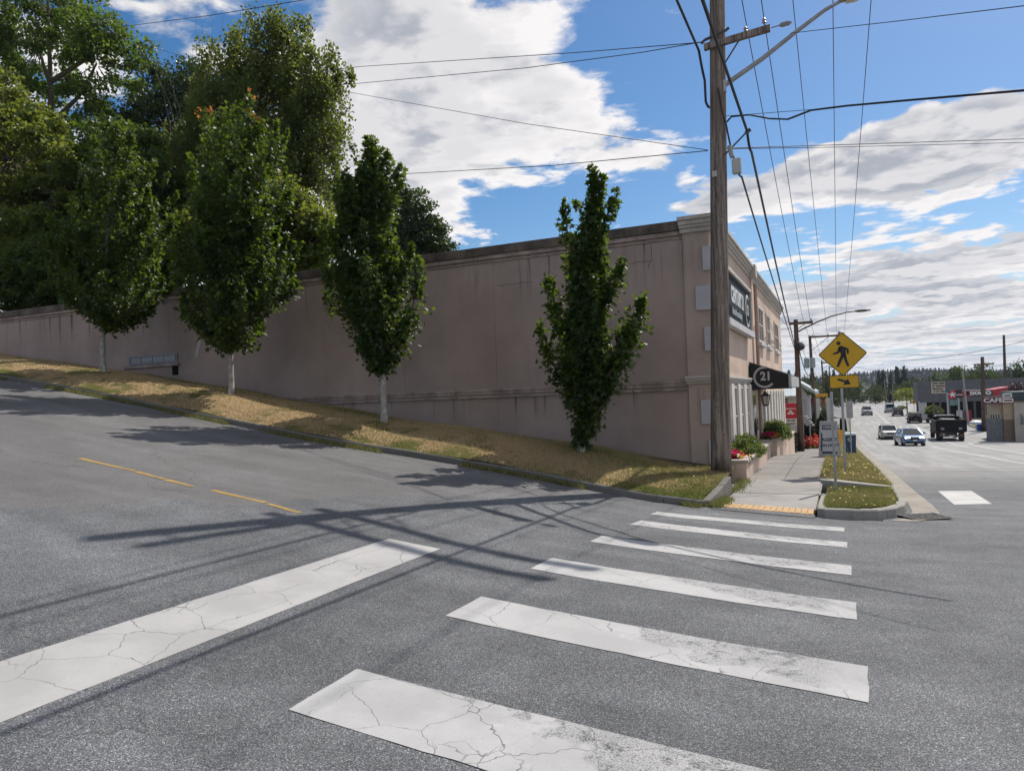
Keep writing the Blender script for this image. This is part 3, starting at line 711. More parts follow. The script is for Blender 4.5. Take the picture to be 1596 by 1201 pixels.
# shop sign on the front
SBD = mat('sign_charcoal', (.030, .036, .042), .85, .15, 2, spec=.15); LET = mat('lettering_white', (.66, .66, .65), .5, .03); LGY = mat('lettering_grey', (.40, .385, .365), .6, .05)
sg = thing('shop_sign', 'dark charcoal signboard with white agency lettering framed high on the tan front wall', 'sign', (XF+.05, 21.3, 3.32))
q = MB(); q.box(0, .05, -2.9, 2.45, .08, 1.32); q.obj('panel', SBD, sg)
q = MB(); q.box(0, .11, -3.0, 2.55, 1.321, 1.42).box(0, .11, -3.0, -2.901, 0, 1.32).box(0, .11, 2.451, 2.55, 0, 1.32); q.obj('frame', CORN, sg, .008)
MB().box(0, .17, -3.05, 2.6, -.1, .079).obj('sill', QUO, sg, .01)
text('lettering', 'CENTURY 21', .58, LET, sg, T(.056, -.44, .80) @ FACE_EAST, .006, .022, .80)
text('lettering', 'North Homes Realty', .25, LET, sg, T(.056, -.62, .38) @ FACE_EAST, .005, .008, .95)
def cring(cx, cz, r, w, a0, a1, n=30):
    o = [(cx+r*math.cos(a0+(a1-a0)*i/n), cz+r*math.sin(a0+(a1-a0)*i/n)) for i in range(n+1)]
    return o+[(cx+(r-w)*math.cos(a1-(a1-a0)*i/n), cz+(r-w)*math.sin(a1-(a1-a0)*i/n)) for i in range(n+1)]
def strip_poly(q, poly, d0, d1, plane):
    n = len(poly)//2
    for i in range(n-1): q.prism([poly[i], poly[i+1], poly[-2-i], poly[-1-i]], d0, d1, plane)
    return q
strip_poly(MB(), cring(1.85, .70, .50, .09, R_(55), R_(322)), .052, .06, 'yz').obj('emblem', LET, sg)
text('lettering', '21', .42, LET, sg, T(.056, 1.92, .70) @ FACE_EAST, .005, .012)
# awning over the door: tall end panel towards us with the emblem
AWN = mat('awning_black', (.010, .011, .014), .75, .2, 6); AWG = mat('awning_valance', (.42, .43, .42), .7, .1, 3)
aw = thing('awning', 'black awning over the office door with a large grey emblem on its end panel', 'awning', (XF+.02, 23.7, 1.64))
pf = [(0, 0), (1.13, 0), (1.13, .41), (0, .83)]
MB().prism(pf, 0, 4.3, 'xz').obj('canopy', AWN, aw, .01)
MB().box(1.132, 1.21, .0, 4.3, .02, .36).obj('valance', AWG, aw)
MB().tube([(-.0, -.015, -.01), (1.22, -.015, -.01)], .014, 6).tube([(0, .0, .84), (1.14, 0, .42)], .012, 6).obj('frame', IRON, aw)
strip_poly(MB(), cring(.44, .355, .335, .065, R_(78), R_(318)), -.008, -.002, 'xz').obj('emblem', LGY, aw)
text('lettering', '21', .36, LGY, aw, T(.475, -.006, .375) @ FACE_CAM, .003, .014, .9)
# wall lantern by the door
ln = thing('wall_lantern', 'small black carriage lantern hanging below the black awning', 'lantern', (-2.16, 23.9, 1.12))
LGL = glassmat('lantern_glass', (.35, .33, .28), .2)
MB().tube([(0, 0, .52), (0, 0, .40)], .02, 6).tube([(-.45, 0, .50), (0, 0, .50)], .015, 6).obj('bracket', IRON, ln)
MB().lathe([(.02, .42), (.07, .36), (.16, .30), (.15, .285)], 6).obj('cap', IRON, ln)
MB().lathe([(.085, .03), (.125, .28)], 6).obj('glass', LGL, ln)
q = MB()
for k in range(6):
    a = k*math.pi/3; q.tube([(.09*math.cos(a), .09*math.sin(a), .02), (.13*math.cos(a), .13*math.sin(a), .285)], .009, 4)
q.lathe([(.02, -.03), (.09, 0), (.095, .03)], 6).obj('cage', IRON, ln)

# ------------------------------------------------------------------ planters with shrubs and flowers
PSTU = mk_stucco('planter_stucco', (.62, .47, .375), .4, top=3, belt=9); PCAP = mat('planter_cap', (.38, .33, .28), .9, .2, 4, .004, 40)
def planter(label, y0, y1, x1, ht):
    a = thing('planter', label, 'planter', (XF, y0, float(SWT(y0))), group='stucco planters along the office front')
    zz = lambda y: float(SWT(y))-float(SWT(y0)); n = 5; Ys = np.linspace(0, y1-y0, n)
    q = MB(); q.loft([[(x1-XF-.16, y, -1), (x1-XF-.16, y, ht+.0*y), (x1-XF, y, ht), (x1-XF, y, -1.6)] for y in Ys]); q.obj('wall', PSTU, a)
    MB().box(.02, x1-XF-.161, 0, .18, -.8, ht).obj('wall', PSTU, a)
    MB().box(.02, x1-XF-.161, y1-y0-.18, y1-y0, -1.6, ht).obj('wall', PSTU, a)
    for i in range(n-1): MB().box(x1-XF-.20, x1-XF+.05, Ys[i]-.04+(.003 if i else 0), Ys[i+1]-.043+(.06 if i == n-2 else 0), ht+.001, ht+.065).obj('cap', PCAP, a, .012)
    MB().box(.02, x1-XF-.203, -.04, .22, ht+.001, ht+.064).obj('cap', PCAP, a, .012)
    MB().box(.02, x1-XF-.162, .18, y1-y0-.181, ht-.3, ht-.06).obj('soil', SOIL, a)
    return a
planter('nearest stucco planter with a pale cap beside the foot of the wooden pole', 17.12, 23.2, -2.02, .40)
planter('stucco planter further along the front wall under the black awning', 25.1, 30.3, -1.98, .46)
planter('small far stucco planter at the end of the office front', 30.4, 34.8, -2.0, .60)
# ------------------------------------------------------------------ foliage
def leafmat(name, c0, c1, trc, tr=.46, rough=.42, spec=.42):
    m = bpy.data.materials.new(name); m.use_nodes = True; t = NT(m.node_tree); t.n.clear(); MATS[name] = m
    out = t.node('ShaderNodeOutputMaterial')
    a = t.node('ShaderNodeAttribute', {'attribute_name': 'tint'}).outputs[2]
    c = t.mix(a, c0, c1)
    b = t.node('ShaderNodeBsdfPrincipled', Base_Color=c, Roughness=rough); b.inputs['Specular IOR Level'].default_value = spec
    tl = t.node('ShaderNodeBsdfTranslucent', Color=t.mix(a, tuple(k*.75 for k in trc), trc))
    mx = t.node('ShaderNodeMixShader', i0=tr); t.l.new(b.outputs[0], mx.inputs[1]); t.l.new(tl.outputs[0], mx.inputs[2])
    t.l.new(mx.outputs[0], out.inputs[0]); return m
L_MAPLE = leafmat('maple_leaf', (.012, .030, .007), (.044, .082, .014), (.20, .30, .025), .38, .45, .35)
L_BIG = leafmat('bigleaf_maple', (.024, .056, .012), (.070, .125, .026), (.20, .30, .03))
L_YEL = leafmat('alder_leaf', (.034, .068, .013), (.092, .138, .028), (.30, .34, .04))
L_OLI = leafmat('willow_leaf', (.028, .054, .013), (.082, .118, .026), (.28, .33, .05))
L_DRK = leafmat('dark_leaf', (.020, .040, .012), (.045, .074, .020), (.14, .22, .03), .25)
L_BOX = leafmat('boxwood_leaf', (.035, .065, .012), (.080, .110, .022), (.18, .24, .03))
L_FAR = leafmat('far_leaf', (.030, .048, .018), (.060, .080, .026), (.10, .14, .03), .25, .7, .2)
L_CON = leafmat('conifer_needles', (.014, .026, .014), (.028, .044, .020), (.03, .05, .02), .15, .7, .2)
BARKP = mat('pale_bark', (.34, .32, .29), .9, .3, 9, .01, 30, streak=.6); BARK = mat('brown_bark', (.10, .08, .06), .95, .3, 9, .02, 25)
TWIG = mat('grey_twig', (.16, .14, .12), .9, .2, 9)
def leaf_mesh(name, C, size, m, parent, up=.55, out=None, droop=.35, aspect=.85, lobes=False, keep=None, tint=None):
    """C: (n,3) leaf positions; each leaf a small folded blade of two or four triangles"""
    n = len(C); d = RNG.normal(0, .8, (n, 3))
    if out is not None: d += out*.9
    d[:, 2] -= droop; d /= np.linalg.norm(d, axis=1)[:, None]                # along the leaf
    nn = RNG.normal(0, .42, (n, 3)); nn[:, 2] += up
    if out is not None: nn += out*.6
    s = np.cross(d, nn); s /= np.linalg.norm(s, axis=1)[:, None]+1e-9; up_ = np.cross(s, d)
    L = size*RNG.uniform(.6, 1.35, n)[:, None]; W = L*aspect*.5
    tip = C+d*L; mid = C+d*L*.45-up_*L*.06
    l, r = mid+s*W+up_*L*.12, mid-s*W+up_*L*.12
    tn = np.clip(RNG.beta(2, 2.4, n) if tint is None else tint+RNG.normal(0, .18, n), 0, 1)
    if lobes:   # three-pointed leaf: two side lobes and a tip
        q1 = C+d*L*.62+s*W*.35; q2 = C+d*L*.62-s*W*.35
        lt = C+d*L*.55+s*W*1.15+up_*L*.1; rt = C+d*L*.55-s*W*1.15+up_*L*.1
        Tn = np.stack([np.stack([C, q1, tip], 1), np.stack([C, tip, q2], 1), np.stack([C, lt, q1], 1), np.stack([C, q2, rt], 1)], 1).reshape(-1, 3, 3)
        tt = np.repeat(tn, 4)
    else:
        Tn = np.stack([np.stack([C, l, tip], 1), np.stack([C, tip, r], 1)], 1).reshape(-1, 3, 3); tt = np.repeat(tn, 2)
    return raw_tris(name, Tn, m, tt, parent)

YT = 14.3
def street_tree(label, base, rows, nshoot, per, seed, sides=(), orange=False):
    global RNG
    RNG = np.random.default_rng(seed); rnd = random.Random(seed)
    B = at(base[0], base[1], YT); B.z = float(zv(B.x, YT)); t = thing('street_tree', label, 'tree', B, group='young columnar maples on the grass bank')
    zs, cx, rr = [], [], []
    for (y, l, r) in rows:
        a, b = at(l, y, YT), at(r, y, YT); zs.append((a.z+b.z)/2-B.z); cx.append((a.x+b.x)/2-B.x); rr.append(abs(b.x-a.x)/2)
    o = np.argsort(zs); zs = np.array(zs)[o]; cx = np.array(cx)[o]; rr = np.array(rr)[o]
    H = zs[-1]; z0 = zs[0]
    fx = lambda z: np.interp(z, zs, cx); fr = lambda z: np.interp(z, zs, rr)
    tx = lambda z: fx(z)*np.clip((z-z0)/(H-z0), 0, 1)**.8
    q = MB(); pts = [(0, 0, -.1), (0, 0, .03)]+[(float(tx(z)) if z > z0 else 0.0, 0, z) for z in np.linspace(.25, H*.9, 12)]
    n = len(pts); rad = [.125, .095]+[.075*(1-.9*i/(n-3)) for i in range(n-2)]
    q.tube(pts, rad, 9).obj('trunk', BARKP, t, smooth=True)
    br = MB(); Cs = []; Os = []
    # shoot tips spread over the silhouette, denser where the crown is wide
    zz = np.linspace(z0+.1, H, 300); wgt = np.interp(zz, zs, rr)**1.3+.02; wgt /= wgt.sum()
    def shoot(b0, ctrl, tip, m, sg0, r0=.022):
        us = np.linspace(0, 1, 9); path = ((1-us)**2)[:, None]*b0+(2*us*(1-us))[:, None]*ctrl+(us**2)[:, None]*tip
        br.tube([tuple(p) for p in path], [r0*(1-.85*u)+.003 for u in us], 4, cap=False)
        u = RNG.beta(1.7, 1.1, m)*.99+.01; pc = np.stack([np.interp(u, us, path[:, i]) for i in range(3)], 1)
        lump = 1+.45*np.sin(u*RNG.uniform(14, 24)+RNG.uniform(0, 6))
        s_ = (sg0*(.30+.95*np.sin(np.pi*np.clip(u*.86+.10, 0, 1)))*lump)[:, None]
        off = RNG.normal(0, 1, (m, 3)); off /= np.linalg.norm(off, axis=1)[:, None]; off *= RNG.uniform(.1, 1.25, m)[:, None]**.6
        C = pc+off*s_*np.array([1, 1, 1.15]); Cs.append(C)
        ax = off*.75+np.stack([(C[:, 0]-tx(C[:, 2]))/.9, C[:, 1]/.9, 0*C[:, 2]+.25], 1); Os.append(np.clip(ax, -1.2, 1.2))
    for k in range(nshoot):
        zt = float(RNG.choice(zz, p=wgt)); ph = RNG.uniform(0, 2*np.pi); f = math.sqrt(RNG.uniform(.30, 1))*(1+.20*math.sin(3*ph+4.2*zt+seed)+.14*math.sin(2*ph-7.5*zt))
        R = float(fr(zt)); e_ = max(.02, R-.22); tip = np.array([float(fx(zt))+e_*f*math.cos(ph), e_*.95*f*math.sin(ph), zt+RNG.uniform(0, .30)])
        Ln = RNG.uniform(.6, 1.5); zb = max(z0-.05, zt-Ln); bx = float(tx(zb)); rb = float(fr(zb))
        b0 = np.array([bx, 0, zb]); ctrl = np.array([bx+(tip[0]-bx)*.85, tip[1]*.85, zb+(zt-zb)*.30])
        shoot(b0, ctrl, tip, int(per*RNG.uniform(.6, 1.3)), RNG.uniform(.12, .21)*min(1, .45+R))
    for k in range(16):      # stray whips beyond the outline
        zt = float(RNG.uniform(z0+.5, H-.5)); ph = RNG.uniform(0, 2*np.pi); R = float(fr(zt))*.8; p0 = np.array([float(fx(zt))+R*math.cos(ph), R*math.sin(ph), zt])
        p2 = p0+np.array([math.cos(ph)*RNG.uniform(.08, .26), math.sin(ph)*.15, RNG.uniform(.35, .65)]); shoot(p0, (p0+p2)/2+np.array([math.cos(ph)*.06, 0, 0]), p2, 34, .045, .008)
    for (p0, p1, p2, m, sg0) in sides:
        P = [np.array(at(px, py, YT+dy))-np.array(B) for (px, py, dy) in (p0, p1, p2)]; shoot(P[0], P[1], P[2], m, sg0, .03)
    m = int(nshoot*per*.22); zc = RNG.choice(zz, size=m, p=wgt); a = RNG.uniform(0, 2*np.pi, m); f = np.sqrt(RNG.uniform(0, 1, m))*.60       # inner foliage
    C = np.stack([fx(zc)+fr(zc)*f*np.cos(a), fr(zc)*f*np.sin(a)*.95, zc], 1); Cs.append(C); Os.append(np.stack([np.cos(a)*.5, np.sin(a)*.5, 0*a+.2], 1))
    br.obj('branches', BARK, t); C = np.concatenate(Cs); O = np.concatenate(Os)
    leaf_mesh('crown', C, .115, L_MAPLE, t, .5, O, .55, .9, lobes=True)
    if orange:
        oc = []
        for (px, py) in orange:
            p = at(px, py, YT); oc.append(np.array([p.x-B.x, 0, p.z-B.z])+RNG.normal(0, .07, (10, 3)))
        leaf_mesh('turning_leaves', np.concatenate(oc), .11, L_ORG, t, .5, None, .5, .9, lobes=True)
    return t
L_ORG = leafmat('orange_leaf', (.35, .10, .03), (.50, .22, .05), (.55, .22, .05))
R4 = [(270, 921, 928), (300, 914, 938), (331, 897, 955), (365, 882, 960), (406, 880, 960), (431, 876, 958), (456, 870, 956), (498, 866, 966), (548, 864, 975), (573, 872, 962), (598, 886, 948), (623, 886, 944), (648, 891, 934), (668, 895, 922), (684, 901, 914)]
R3 = [(213, 572, 578), (238, 565, 606), (261, 549, 622), (292, 522, 624), (315, 513, 627), (353, 507, 626), (392, 507, 648), (415, 510, 653), (445, 510, 655), (468, 514, 651), (491, 538, 648), (514, 541, 647), (537, 546, 633), (560, 570, 624), (571, 590, 618)]
R2 = [(150, 385, 393), (174, 330, 398), (191, 309, 433), (232, 297, 436), (272, 292, 437), (313, 288, 440), (354, 285, 445), (395, 284, 453), (436, 283, 450), (460, 284, 444), (489, 300, 435), (509, 312, 421), (525, 330, 410), (541, 345, 392)]
R1 = [(182, 180, 190), (220, 150, 213), (260, 127, 233), (320, 112, 249), (380, 106, 257), (430, 108, 257), (460, 118, 245), (482, 125, 225), (506, 138, 200)]
street_tree('leftmost young maple on the grass bank, its crown merging with the woodland', (161, 580), R1, 62, 300, 31, [((165, 470, 0), (135, 440, 0), (116, 405, .2), 260, .17), ((165, 430, 0), (215, 420, 0), (244, 375, -.2), 300, .19), ((180, 300, 0), (200, 240, 0), (206, 205, 0), 240, .16), ((170, 280, 0), (150, 240, 0), (148, 212, 0), 220, .16)])
street_tree('wide dark young maple with orange tips and a lone low branch on its left side', (361, 614), R2, 68, 330, 32, [((355, 520, 0), (300, 520, -.1), (284, 464, -.2), 260, .12), ((365, 510, 0), (415, 500, 0), (437, 410, .1), 380, .19), ((370, 300, 0), (390, 230, 0), (388, 150, 0), 260, .15), ((350, 300, 0), (325, 240, 0), (320, 172, 0), 260, .16), ((390, 300, 0), (425, 250, 0), (430, 190, 0), 260, .16), ((350, 400, 0), (300, 330, 0), (300, 240, 0), 280, .17)], orange=[(388, 148), (330, 172), (398, 178), (312, 178)])
street_tree('young maple with a slim pale trunk standing just right of the broad dark maple', (599, 653), R3, 60, 290, 33, [((600, 540, 0), (650, 520, -.1), (651, 405, 0), 700, .24), ((590, 500, 0), (520, 490, 0), (508, 455, .1), 240, .17), ((585, 330, 0), (575, 260, 0), (573, 212, 0), 260, .14), ((590, 340, 0), (605, 280, 0), (603, 236, 0), 240, .13), ((595, 360, 0), (620, 300, 0), (623, 258, 0), 220, .12), ((570, 350, 0), (535, 330, 0), (530, 270, 0), 260, .17), ((560, 420, 0), (515, 400, 0), (508, 340, 0), 300, .2)])
street_tree('slender young maple with stray side branches, standing closest to the wooden pole', (906, 712), R4, 48, 210, 34, [((905, 590, 0), (975, 570, -.1), (1000, 462, -.1), 820, .25), ((915, 600, -.1), (960, 600, -.2), (980, 505, -.2), 560, .25), ((900, 620, 0), (866, 600, 0), (842, 503, .1), 420, .19), ((900, 540, 0), (862, 490, 0), (856, 430, .1), 380, .19), ((905, 620, .1), (872, 570, .2), (868, 480, .2), 320, .18), ((905, 420, 0), (880, 380, 0), (881, 314, 0), 260, .11), ((918, 380, 0), (926, 320, 0), (923, 258, 0), 190, .085), ((920, 380, 0), (945, 350, 0), (955, 308, 0), 150, .075), ((918, 350, 0), (938, 310, 0), (937, 272, 0), 110, .06), ((915, 480, 0), (955, 470, 0), (968, 408, 0), 360, .17), ((908, 660, -.1), (945, 640, -.15), (955, 588, -.1), 150, .10)])

def big_tree(name, label, cat, base, H, blobs, m, leaf, nclus, per, seed, trunk_r=.22, twigs=BARK, sig=.42, lobes=False, up=.5, droop=.3, group=None, elong=.55, spread=1.0):
    """blobs: (centre, radii) of the crown in the world"""
    global RNG
    RNG = np.random.default_rng(seed); B = Vector(base); t = thing(name, label, cat, B, group=group)
    top = max(c[2]+r[2]*.6 for c, r in blobs)-B.z; cx = np.mean([c[0] for c, r in blobs])-B.x; cyy = np.mean([c[1] for c, r in blobs])-B.y
    ts = np.linspace(0, 1, 8); tr = [(cx*u**1.4+.12*math.sin(5*u+seed), cyy*u**1.4, top*u*.85) for u in ts]
    q = MB(); q.tube([(0, 0, -.3)]+tr, [trunk_r*1.25]+[trunk_r*(1-.85*u) for u in ts], 8).obj('trunk', BARK, t, smooth=True)
    br = MB(); Cs = []; Os = []; vol = np.array([r[0]*r[1]*r[2] for c, r in blobs])**.75; vol /= vol.sum()
    for (c, r), vv in zip(blobs, vol):
        c = np.array(c)-np.array(B); r = np.array(r); nb = max(3, int(nclus*vv))
        u = min(.95, max(.15, (c[2]-r[2]*.8)/(top*.85+1e-6))); s0 = np.array([np.interp(u, ts, [p[i] for p in tr]) for i in range(3)])
        br.tube([tuple(s0), tuple((s0+c)/2+RNG.normal(0, .2, 3)), tuple(c)], [trunk_r*.45, trunk_r*.3, trunk_r*.15], 5, cap=False)
        for k in range(nb):
            d = RNG.normal(0, 1, 3); d /= np.linalg.norm(d); d[2] = abs(d[2])*1.0 if RNG.random() < .35 else d[2]
            f = RNG.uniform(.2, 1)**.45*RNG.uniform(.78, 1.22)*spread; e = c+d*r*f
            mid = (c+e)/2+RNG.normal(0, .15, 3)-np.array([0, 0, .1])
            br.tube([tuple(c+(e-c)*.15), tuple(mid), tuple(e)], [.035, .02, .006], 3, cap=False)
            mm = int(per*RNG.uniform(.5, 1.4)); sgm = sig*RNG.uniform(.5, 1.1)
            off = RNG.normal(0, 1, (mm, 3)); off = off/np.linalg.norm(off, axis=1)[:, None]*(RNG.uniform(.05, 1.3, mm)[:, None]**.6)*1.5*np.array([sgm, sgm, sgm*elong]); off[:, 2] -= (.12 if elong < 1 else -.05)*(off[:, 0]**2+off[:, 1]**2)/max(sgm, .1)
            Cs.append(e+off); Os.append(np.tile(d*.3+np.array([0, 0, .12]), (mm, 1))+off/(sgm*1.5)*.7)
    br.obj('branches', twigs, t)
    leaf_mesh('crown', np.concatenate(Cs), leaf, m, t, up, np.concatenate(Os), droop, .8, lobes=lobes)
    return t
def blob(px, py, rx, ry, Y, ky=.8, dy=0.0):
    c = at(px, py, Y+dy); k = px2m(Y+dy, px, py); return ((c.x, c.y, c.z), (rx*k, (rx+ry)/2*k*ky, ry*k))
def hz_(x, y): return 4.9+max(0, (-30-x)*.10)
def gb(px, Y, py=480):
    p = at(px, py, Y); return (p.x, Y, hz_(p.x, Y))
WOOD = 'woodland trees behind the long wall'
big_tree('bigleaf_maple', 'tall dark maple rising out of the top left corner behind the wall', 'tree', gb(90, 27), 16,
         [blob(*b, 27) for b in [(40, -40, 140, 100), (60, 70, 110, 80), (150, 100, 75, 90), (40, 190, 100, 90), (150, 210, 60, 80), (178, 55, 28, 50), (-70, 120, 110, 190)]], L_BIG, .21, 420, 170, 41, .35, sig=.52, lobes=True, group=WOOD)
big_tree('alder', 'yellow green leafy tree at the left edge overhanging the wall', 'tree', gb(50, 20), 9,
         [blob(*b, 20) for b in [(20, 250, 75, 110), (95, 300, 75, 110), (40, 400, 90, 80), (-50, 330, 80, 140), (100, 420, 80, 60)]], L_YEL, .17, 330, 170, 42, .2, sig=.42, group=WOOD)
big_tree('alder', 'mid green bushy tree directly behind the leftmost young maple', 'tree', gb(190, 21.5), 9,
         [blob(*b, 21.5) for b in [(190, 260, 60, 80), (235, 330, 65, 95), (180, 400, 75, 60), (120, 350, 60, 90)]], L_MAPLE, .16, 300, 170, 43, .2, sig=.42, group=WOOD)
big_tree('dark_broadleaf', 'dark loose tree showing sky gaps between the tall maple and the olive tree', 'tree', gb(250, 30), 14,
         [blob(*b, 30) for b in [(255, 195, 75, 65), (224, 125, 34, 46), (290, 140, 50, 42), (270, 270, 80, 70)]], L_DRK, .17, 210, 110, 44, .25, sig=.55, group=WOOD)
big_tree('willow', 'large olive tinted tree with upright shoots above the middle of the wall', 'tree', gb(400, 24), 13,
         [blob(*b, 24) for b in [(345, 120, 50, 45), (420, 85, 75, 55), (490, 140, 55, 70), (400, 170, 110, 70), (500, 230, 48, 90), (440, 290, 100, 90), (330, 250, 85, 90), (370, 370, 100, 60)]], L_OLI, .13, 520, 180, 45, .3, sig=.27, droop=-.5, elong=2.0, group=WOOD)
big_tree('alder', 'bright green sunlit shrubby tree just above the wall coping beside the broad maple', 'tree', gb(455, 18.7), 4,
         [blob(*b, 18.7) for b in [(440, 350, 55, 60), (490, 380, 40, 45), (420, 410, 60, 35)]], L_YEL, .14, 170, 150, 46, .12, sig=.36, group=WOOD)
big_tree('alder', 'low leafy undergrowth tree hanging over the coping at the far left end of the wall', 'tree', gb(60, 18.0), 3,
         [blob(*b, 17.9, .6) for b in [(20, 445, 60, 44), (95, 450, 60, 34), (-60, 440, 60, 60), (150, 440, 50, 36), (50, 420, 60, 50)]], L_MAPLE, .15, 190, 150, 47, .12, sig=.34, group=WOOD)
big_tree('alder', 'low green tree peering over the wall between the two leftmost young maples', 'tree', gb(262, 18.6), 3,
         [blob(*b, 18.6, .7) for b in [(262, 400, 45, 40), (300, 380, 40, 50), (235, 430, 40, 25)]], L_YEL, .14, 150, 150, 48, .12, sig=.34, group=WOOD)
P_ = at(668, 400, 44)
big_tree('dark_broadleaf', 'dark tree peeping over the roof line right of the slim pale trunked maple', 'tree', (P_.x, 44, -.3), 9,
         [blob(*b, 44) for b in [(640, 345, 40, 45), (668, 370, 28, 35), (690, 385, 18, 14), (640, 390, 60, 30), (628, 310, 18, 20)]], L_DRK, .20, 200, 110, 49, .25, sig=.5, group=WOOD)
# bare branches of a half dead tree against the sky
RNG = np.random.default_rng(50)
P_ = at(300, 480, 27.5); dt = thing('dead_tree', 'bare leafless branches of a half dead tree against the sky above the woodland', 'tree', (P_.x, 27.5, hz_(P_.x, 0)), group=WOOD)
q = MB(); q.tube([(0, 0, -.3), (.1, 0, 4), (.3, 0, 8.2)], [.2, .15, .09], 6).obj('trunk', TWIG, dt, smooth=True)
q = MB()
for (px, py) in [(243, 62), (262, 80), (235, 92), (305, 22), (315, 40), (350, 20), (345, 60), (332, 30), (270, 120), (365, 45), (352, 110), (300, 70)]:
    e = np.array(at(px, py, 27.5+RNG.normal(0, .6)))-np.array(dt.location); s = np.array([.3, 0, RNG.uniform(5, 8)]); pts = [s+(e-s)*u+RNG.normal(0, .12, 3)*(0 < u < 1) for u in np.linspace(0, 1, 6)]
    q.tube([tuple(p) for p in pts], [.05, .035, .024, .016, .011, .006], 4, cap=False)
    for k in range(5):
        a = pts[RNG.integers(2, 5)]; b = a+np.array([RNG.normal(0, .5), RNG.normal(0, .4), RNG.uniform(.2, .9)]); q.tube([tuple(a), tuple((a+b)/2+RNG.normal(0, .05, 3)), tuple(b)], [.014, .009, .004], 3, cap=False)
q.obj('branches', TWIG, dt)
# planter shrubs and flowers
def shrub(label, c, r, m, seed, n=2600, leaf=.05, cat='shrub', name='shrub', group=None):
    global RNG
    RNG = np.random.default_rng(seed); t = thing(name, label, cat, (c[0], c[1], c[2]), group=group)
    d = RNG.normal(0, 1, (n, 3)); d /= np.linalg.norm(d, axis=1)[:, None]; d[:, 2] = np.abs(d[:, 2])
    lum = 1+.16*np.sin(d[:, 0]*7+seed)*np.cos(d[:, 1]*6+d[:, 2]*8); f = RNG.uniform(.25, 1, n)**.4*lum
    P = d*np.array(r)*f[:, None]; q = MB()
    for k in range(14):
        a = RNG.normal(0, .35, 2); q.tube([(0, 0, -.12), (a[0]*r[0]*.5, a[1]*r[1]*.5, r[2]*.4), (a[0]*r[0]*1.5, a[1]*r[1]*1.5, r[2]*.85)], [.015, .01, .004], 4, cap=False)
    q.obj('stems', BARK, t); leaf_mesh('foliage', P, leaf, m, t, .6, d*.45, .0, .9); return t
def flowerbed(label, c, r, cols, seed, n=420, s=.05, group=None):
    global RNG
    RNG = np.random.default_rng(seed); t = thing('flower_clump', label, 'flowers', c, group=group)
    P = RNG.normal(0, .45, (n, 3))*np.array(r); P[:, 2] = np.abs(P[:, 2])+.03; leaf_mesh('leaves', P*np.array([1, 1, .7]), s*1.2, L_BOX, t, .6)
    for k, (m, fr_, (ox, oy)) in enumerate(cols):
        nn = int(n*fr_); Q = RNG.normal(0, .42, (nn, 3))*np.array(r)*(1 if not ox and not oy else .55)+np.array([ox, oy, 0]); Q[:, 2] = np.abs(Q[:, 2])*.7+r[2]*.45
        leaf_mesh('blossoms', Q, s, m, t, .9, None, -.4, 1.0)
    return t
PINK = leafmat('petal_pink', (.50, .012, .10), (.66, .03, .14), (.6, .03, .12)); REDF = leafmat('petal_red', (.5, .03, .03), (.65, .10, .06), (.6, .08, .04)); ORGF = leafmat('petal_orange', (.70, .25, .02), (.78, .42, .04), (.7, .35, .03))
z1 = float(SWT(17.1))+.40; z2 = float(SWT(25.1))+.46; z3 = float(SWT(30.4))+.60
shrub('rounded green box shrub in the nearest planter behind the pink flowers', (-2.30, 19.4, z1-.03), (.46, 1.15, .52), L_BOX, 61, 8500, .042, group='box shrubs in the planters')
shrub('larger box shrub in the planter below the hanging lantern', (-2.20, 27.4, z2-.03), (.52, 1.2, .62), L_BOX, 62, 8500, .048, group='box shrubs in the planters')
shrub('light green box shrub at the far end of the planters', (-2.2, 29.3, z2-.03), (.4, .7, .5), L_BOX, 63, 5000, .048, group='box shrubs in the planters')
flowerbed('pink and orange flower clump at the near end of the nearest planter', (-2.36, 17.72, z1-.05), (.32, .42, .30), [(PINK, 3.4, (-.02, -.04)), (ORGF, .04, (.16, -.22))], 64, 420, .065)
flowerbed('deep pink flower clump at the near end of the second planter', (-2.25, 25.75, z2-.04), (.32, .46, .32), [(PINK, 3.2, (0, .05)), (ORGF, .04, (.22, -.2))], 65, 420, .065)
# ------------------------------------------------------------------ utility poles and wires
def mk_pole(name, c0, c1):
    m, t, b, out = newmat(name); p = t.obj(); x, y, z = t.sep(p)
    g = t.noise(t.vmath('MULTIPLY', p, (17, 17, .6)), 1.0, 7, .7); k = t.noise(t.vmath('MULTIPLY', p, (70, 70, 3.5)), 1.0, 4, .7)
    c = t.mix(t.ramp(g, .38, .62), c0, c1); c = t.mix(t.ramp(k, .54, .66, 0, .85), c, tuple(q*.28 for q in c0))
    c = t.mix(t.ramp(t.noise(p, 1.1, 3), .45, .65, 0, .5), c, (.17, .125, .09))
    c = t.mix(t.ramp(t.math('ADD', z, t.math('MULTIPLY', t.noise(t.vmath('MULTIPLY', p, (9, 9, 2)), 1, 4), 1.0)), .75, 1.25, .85, 0), c, (.03, .02, .014))
    pit = t.voro(t.vmath('MULTIPLY', p, (16, 16, 6)), 1.0); c = t.mix(t.ramp(pit, .08, .16, .8, 0), c, (.012, .010, .008))
    t.set(b, 'Base Color', c); b.inputs['Roughness'].default_value = .92; b.inputs['Specular IOR Level'].default_value = .15
    t.set(b, 'Normal', t.node('ShaderNodeBump', Strength=.7, Distance=.012, Height=t.math('SUBTRACT', g, t.math('MULTIPLY', k, .7))))
    return m
POLE = mk_pole('weathered_pole', (.132, .106, .088), (.34, .28, .235)); POLD = mk_pole('dark_pole', (.085, .06, .045), (.14, .105, .08)); POLR = mk_pole('reddish_pole', (.085, .058, .046), (.135, .095, .075))
